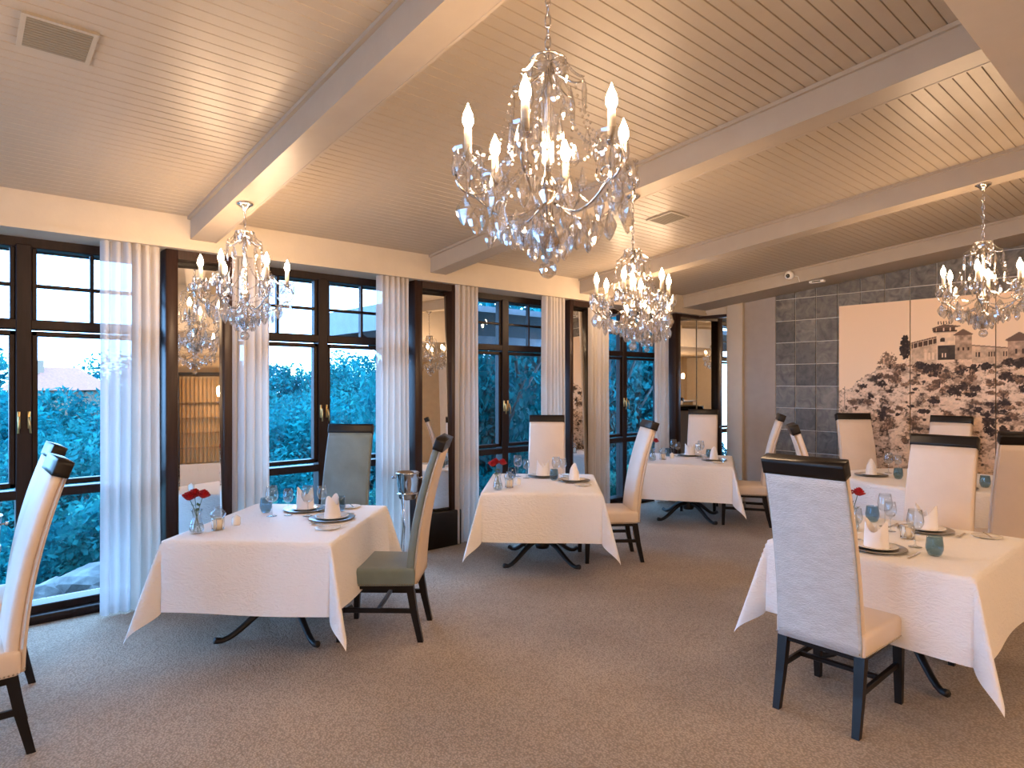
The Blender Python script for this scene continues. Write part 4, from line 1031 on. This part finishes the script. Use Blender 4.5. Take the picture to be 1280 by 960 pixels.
for s in range(4):
    f1 = foliage('foliage', clumps(30, 1.7, 4.4, 70 + s, 1.5), 8000, .066, 80 + s); f1.materials.append(M[['leafB', 'leafA', 'leafB', 'leafA'][s]])
    b1 = branches(8, 1.4, 3.9, 90 + s, .10); b1.materials.append(M['bark']); tree_t.append((f1, b1))
weep_t = []
for s in range(2):
    f1 = foliage('foliage', clumps(36, 2.2, 6.0, 170 + s, .9), 12000, .085, 180 + s, droop=1.1); f1.materials.append(M['leafB'])
    b1 = branches(9, 1.7, 5.2, 190 + s, .13); b1.materials.append(M['bark']); weep_t.append((f1, b1))
def plant(kind, meshes, x, y, s, label, cat, group, dz=0.0):
    t = tag(empty(kind, (x, y, gz(x, y) + dz), random.random() * 6.28), label, cat, group)
    t.scale = (s, s, s * random.uniform(.85, 1.1))
    put('foliage', meshes[0], None, t); put('trunk', meshes[1], None, t)
rs = random.Random(5)
WIN = [((-40, 135), 'leftmost window'), ((335, 475), 'window behind the grey chair'), ((597, 680), 'window behind the middle table')]
def seen_in(x, y, r):
    d = x * .6623 + y * .7492; u = 640 + 800 * (x * .7492 - y * .6623) / d; ru = 800 * r / d
    for (a, b), nm in WIN:
        if u + ru * .5 > a and u - ru * .5 < b: return nm
    return None
placed = []
def scatter(n, y0, y1, rmin, fn):
    k = 0
    for _ in range(6000):
        if k >= n: break
        y = y0 + (y1 - y0) * rs.random(); x = rs.uniform(.0, .92) * y
        r = rmin * (1 + (y - y0) * .02); w = seen_in(x, y, r)
        if y < 9.6 and x < 3.2: continue
        if w is None or any((x - p[0]) ** 2 + (y - p[1]) ** 2 < (r + p[2]) ** 2 * .62 for p in placed): continue
        placed.append((x, y, r)); fn(x, y, r, w); k += 1
SZ = {0: 'leafy teal', 1: 'dark teal', 2: 'feathery teal', 3: 'pale green'}
def mk_bush(x, y, r, w):
    q = rs.randrange(4); plant('hillside_bush', bush_t[q], x, y, r * 1.25, '%s bush on the slope outside the %s' % (SZ[q], w), 'bush', 'bushes on the near slope')
def mk_tree(x, y, r, w):
    q = rs.randrange(4); plant('hillside_tree', tree_t[q], x, y, r * .88, '%s round crowned tree in the valley outside the %s' % (('dark' if q % 2 == 0 else 'lighter'), w), 'tree', 'trees in the valley', dz=-1.35)
scatter(46, 8.0, 18.5, .95, mk_bush)
scatter(44, 19.5, 46, 1.75, mk_tree)
for (x, y, s) in ((7.6, 9.6, .95), (9.6, 10.4, 1.1), (11.2, 9.4, 1.0), (12.6, 10.6, 1.15), (14.6, 10.2, 1.2), (17.5, 12.0, 1.3), (9.8, 13.4, 1.2), (13.2, 14.0, 1.3), (12.8, 8.2, .9), (16.2, 9.0, 1.1)):
    plant('weeping_tree', weep_t[int(x * 10) % 2], x, y, s, 'dense drooping tree filling the window behind the middle table' if x < 11 else 'dense drooping tree filling the last window before the corner mirror', 'tree', 'drooping trees outside the right hand windows', dz=rs.uniform(-.2, .6))
for (x, y, s) in ((9.7, 7.2, .55), (10.6, 7.5, .6), (8.9, 7.1, .5)):
    plant('garden_shrub', bush_t[3], x, y, s, 'pale green shrub low outside the last window', 'bush', 'shrubs outside the last window', dz=.35)
def rock(x, y, s, seed, label):
    bm = bmesh.new(); bmesh.ops.create_icosphere(bm, subdivisions=3, radius=1)
    for v in bm.verts:
        n = noise.noise(v.co * 1.3 + Vector((seed * 7.1, 0, 0))); v.co *= 1 + .45 * n + .22 * noise.noise(v.co * 3.7 + Vector((0, seed * 3.3, 0))); v.co.z *= .5
    me = bpy.data.meshes.new('boulder'); bm.to_mesh(me); bm.free()
    o = put('boulder', me, 'rock', None, (x, y, gz(x, y) + .28 + .08 * x)); o.scale = (s, s, s); o.rotation_euler = (.3, .1, seed); tag(o, label, 'rock', 'boulders below the left window')
for q, (x, y, s) in enumerate(((.55, 6.9, .5), (1.25, 7.0, .62), (2.0, 7.0, .55), (.75, 7.9, .6), (1.75, 8.0, .75), (2.8, 7.4, .6))):
    rock(x, y, s, q + 1, 'grey boulder on the slope at the foot of the left window')
hs = tag(empty('far_house', (3.9, 36, -.45), .5), 'distant house with a pinkish roof among the trees outside', 'house')
hs.scale = (.7, .7, .7)
MB().box(-2.2, 2.2, -1.6, 1.6, -6, 2.6).build('wall', 'housewall', hs)
MB().add([(-2.6, -2, 2.6), (2.6, -2, 2.6), (2.6, 2, 2.6), (-2.6, 2, 2.6), (-1.2, 0, 4.1), (1.2, 0, 4.1)], [(0, 1, 5, 4), (2, 3, 4, 5), (1, 2, 5), (3, 0, 4), (3, 2, 1, 0)]).build('roof', 'rooftile', hs)
MB().box(-1.7, -1.3, -.5, -.1, 3.0, 4.5).build('chimney', 'housewall', hs)
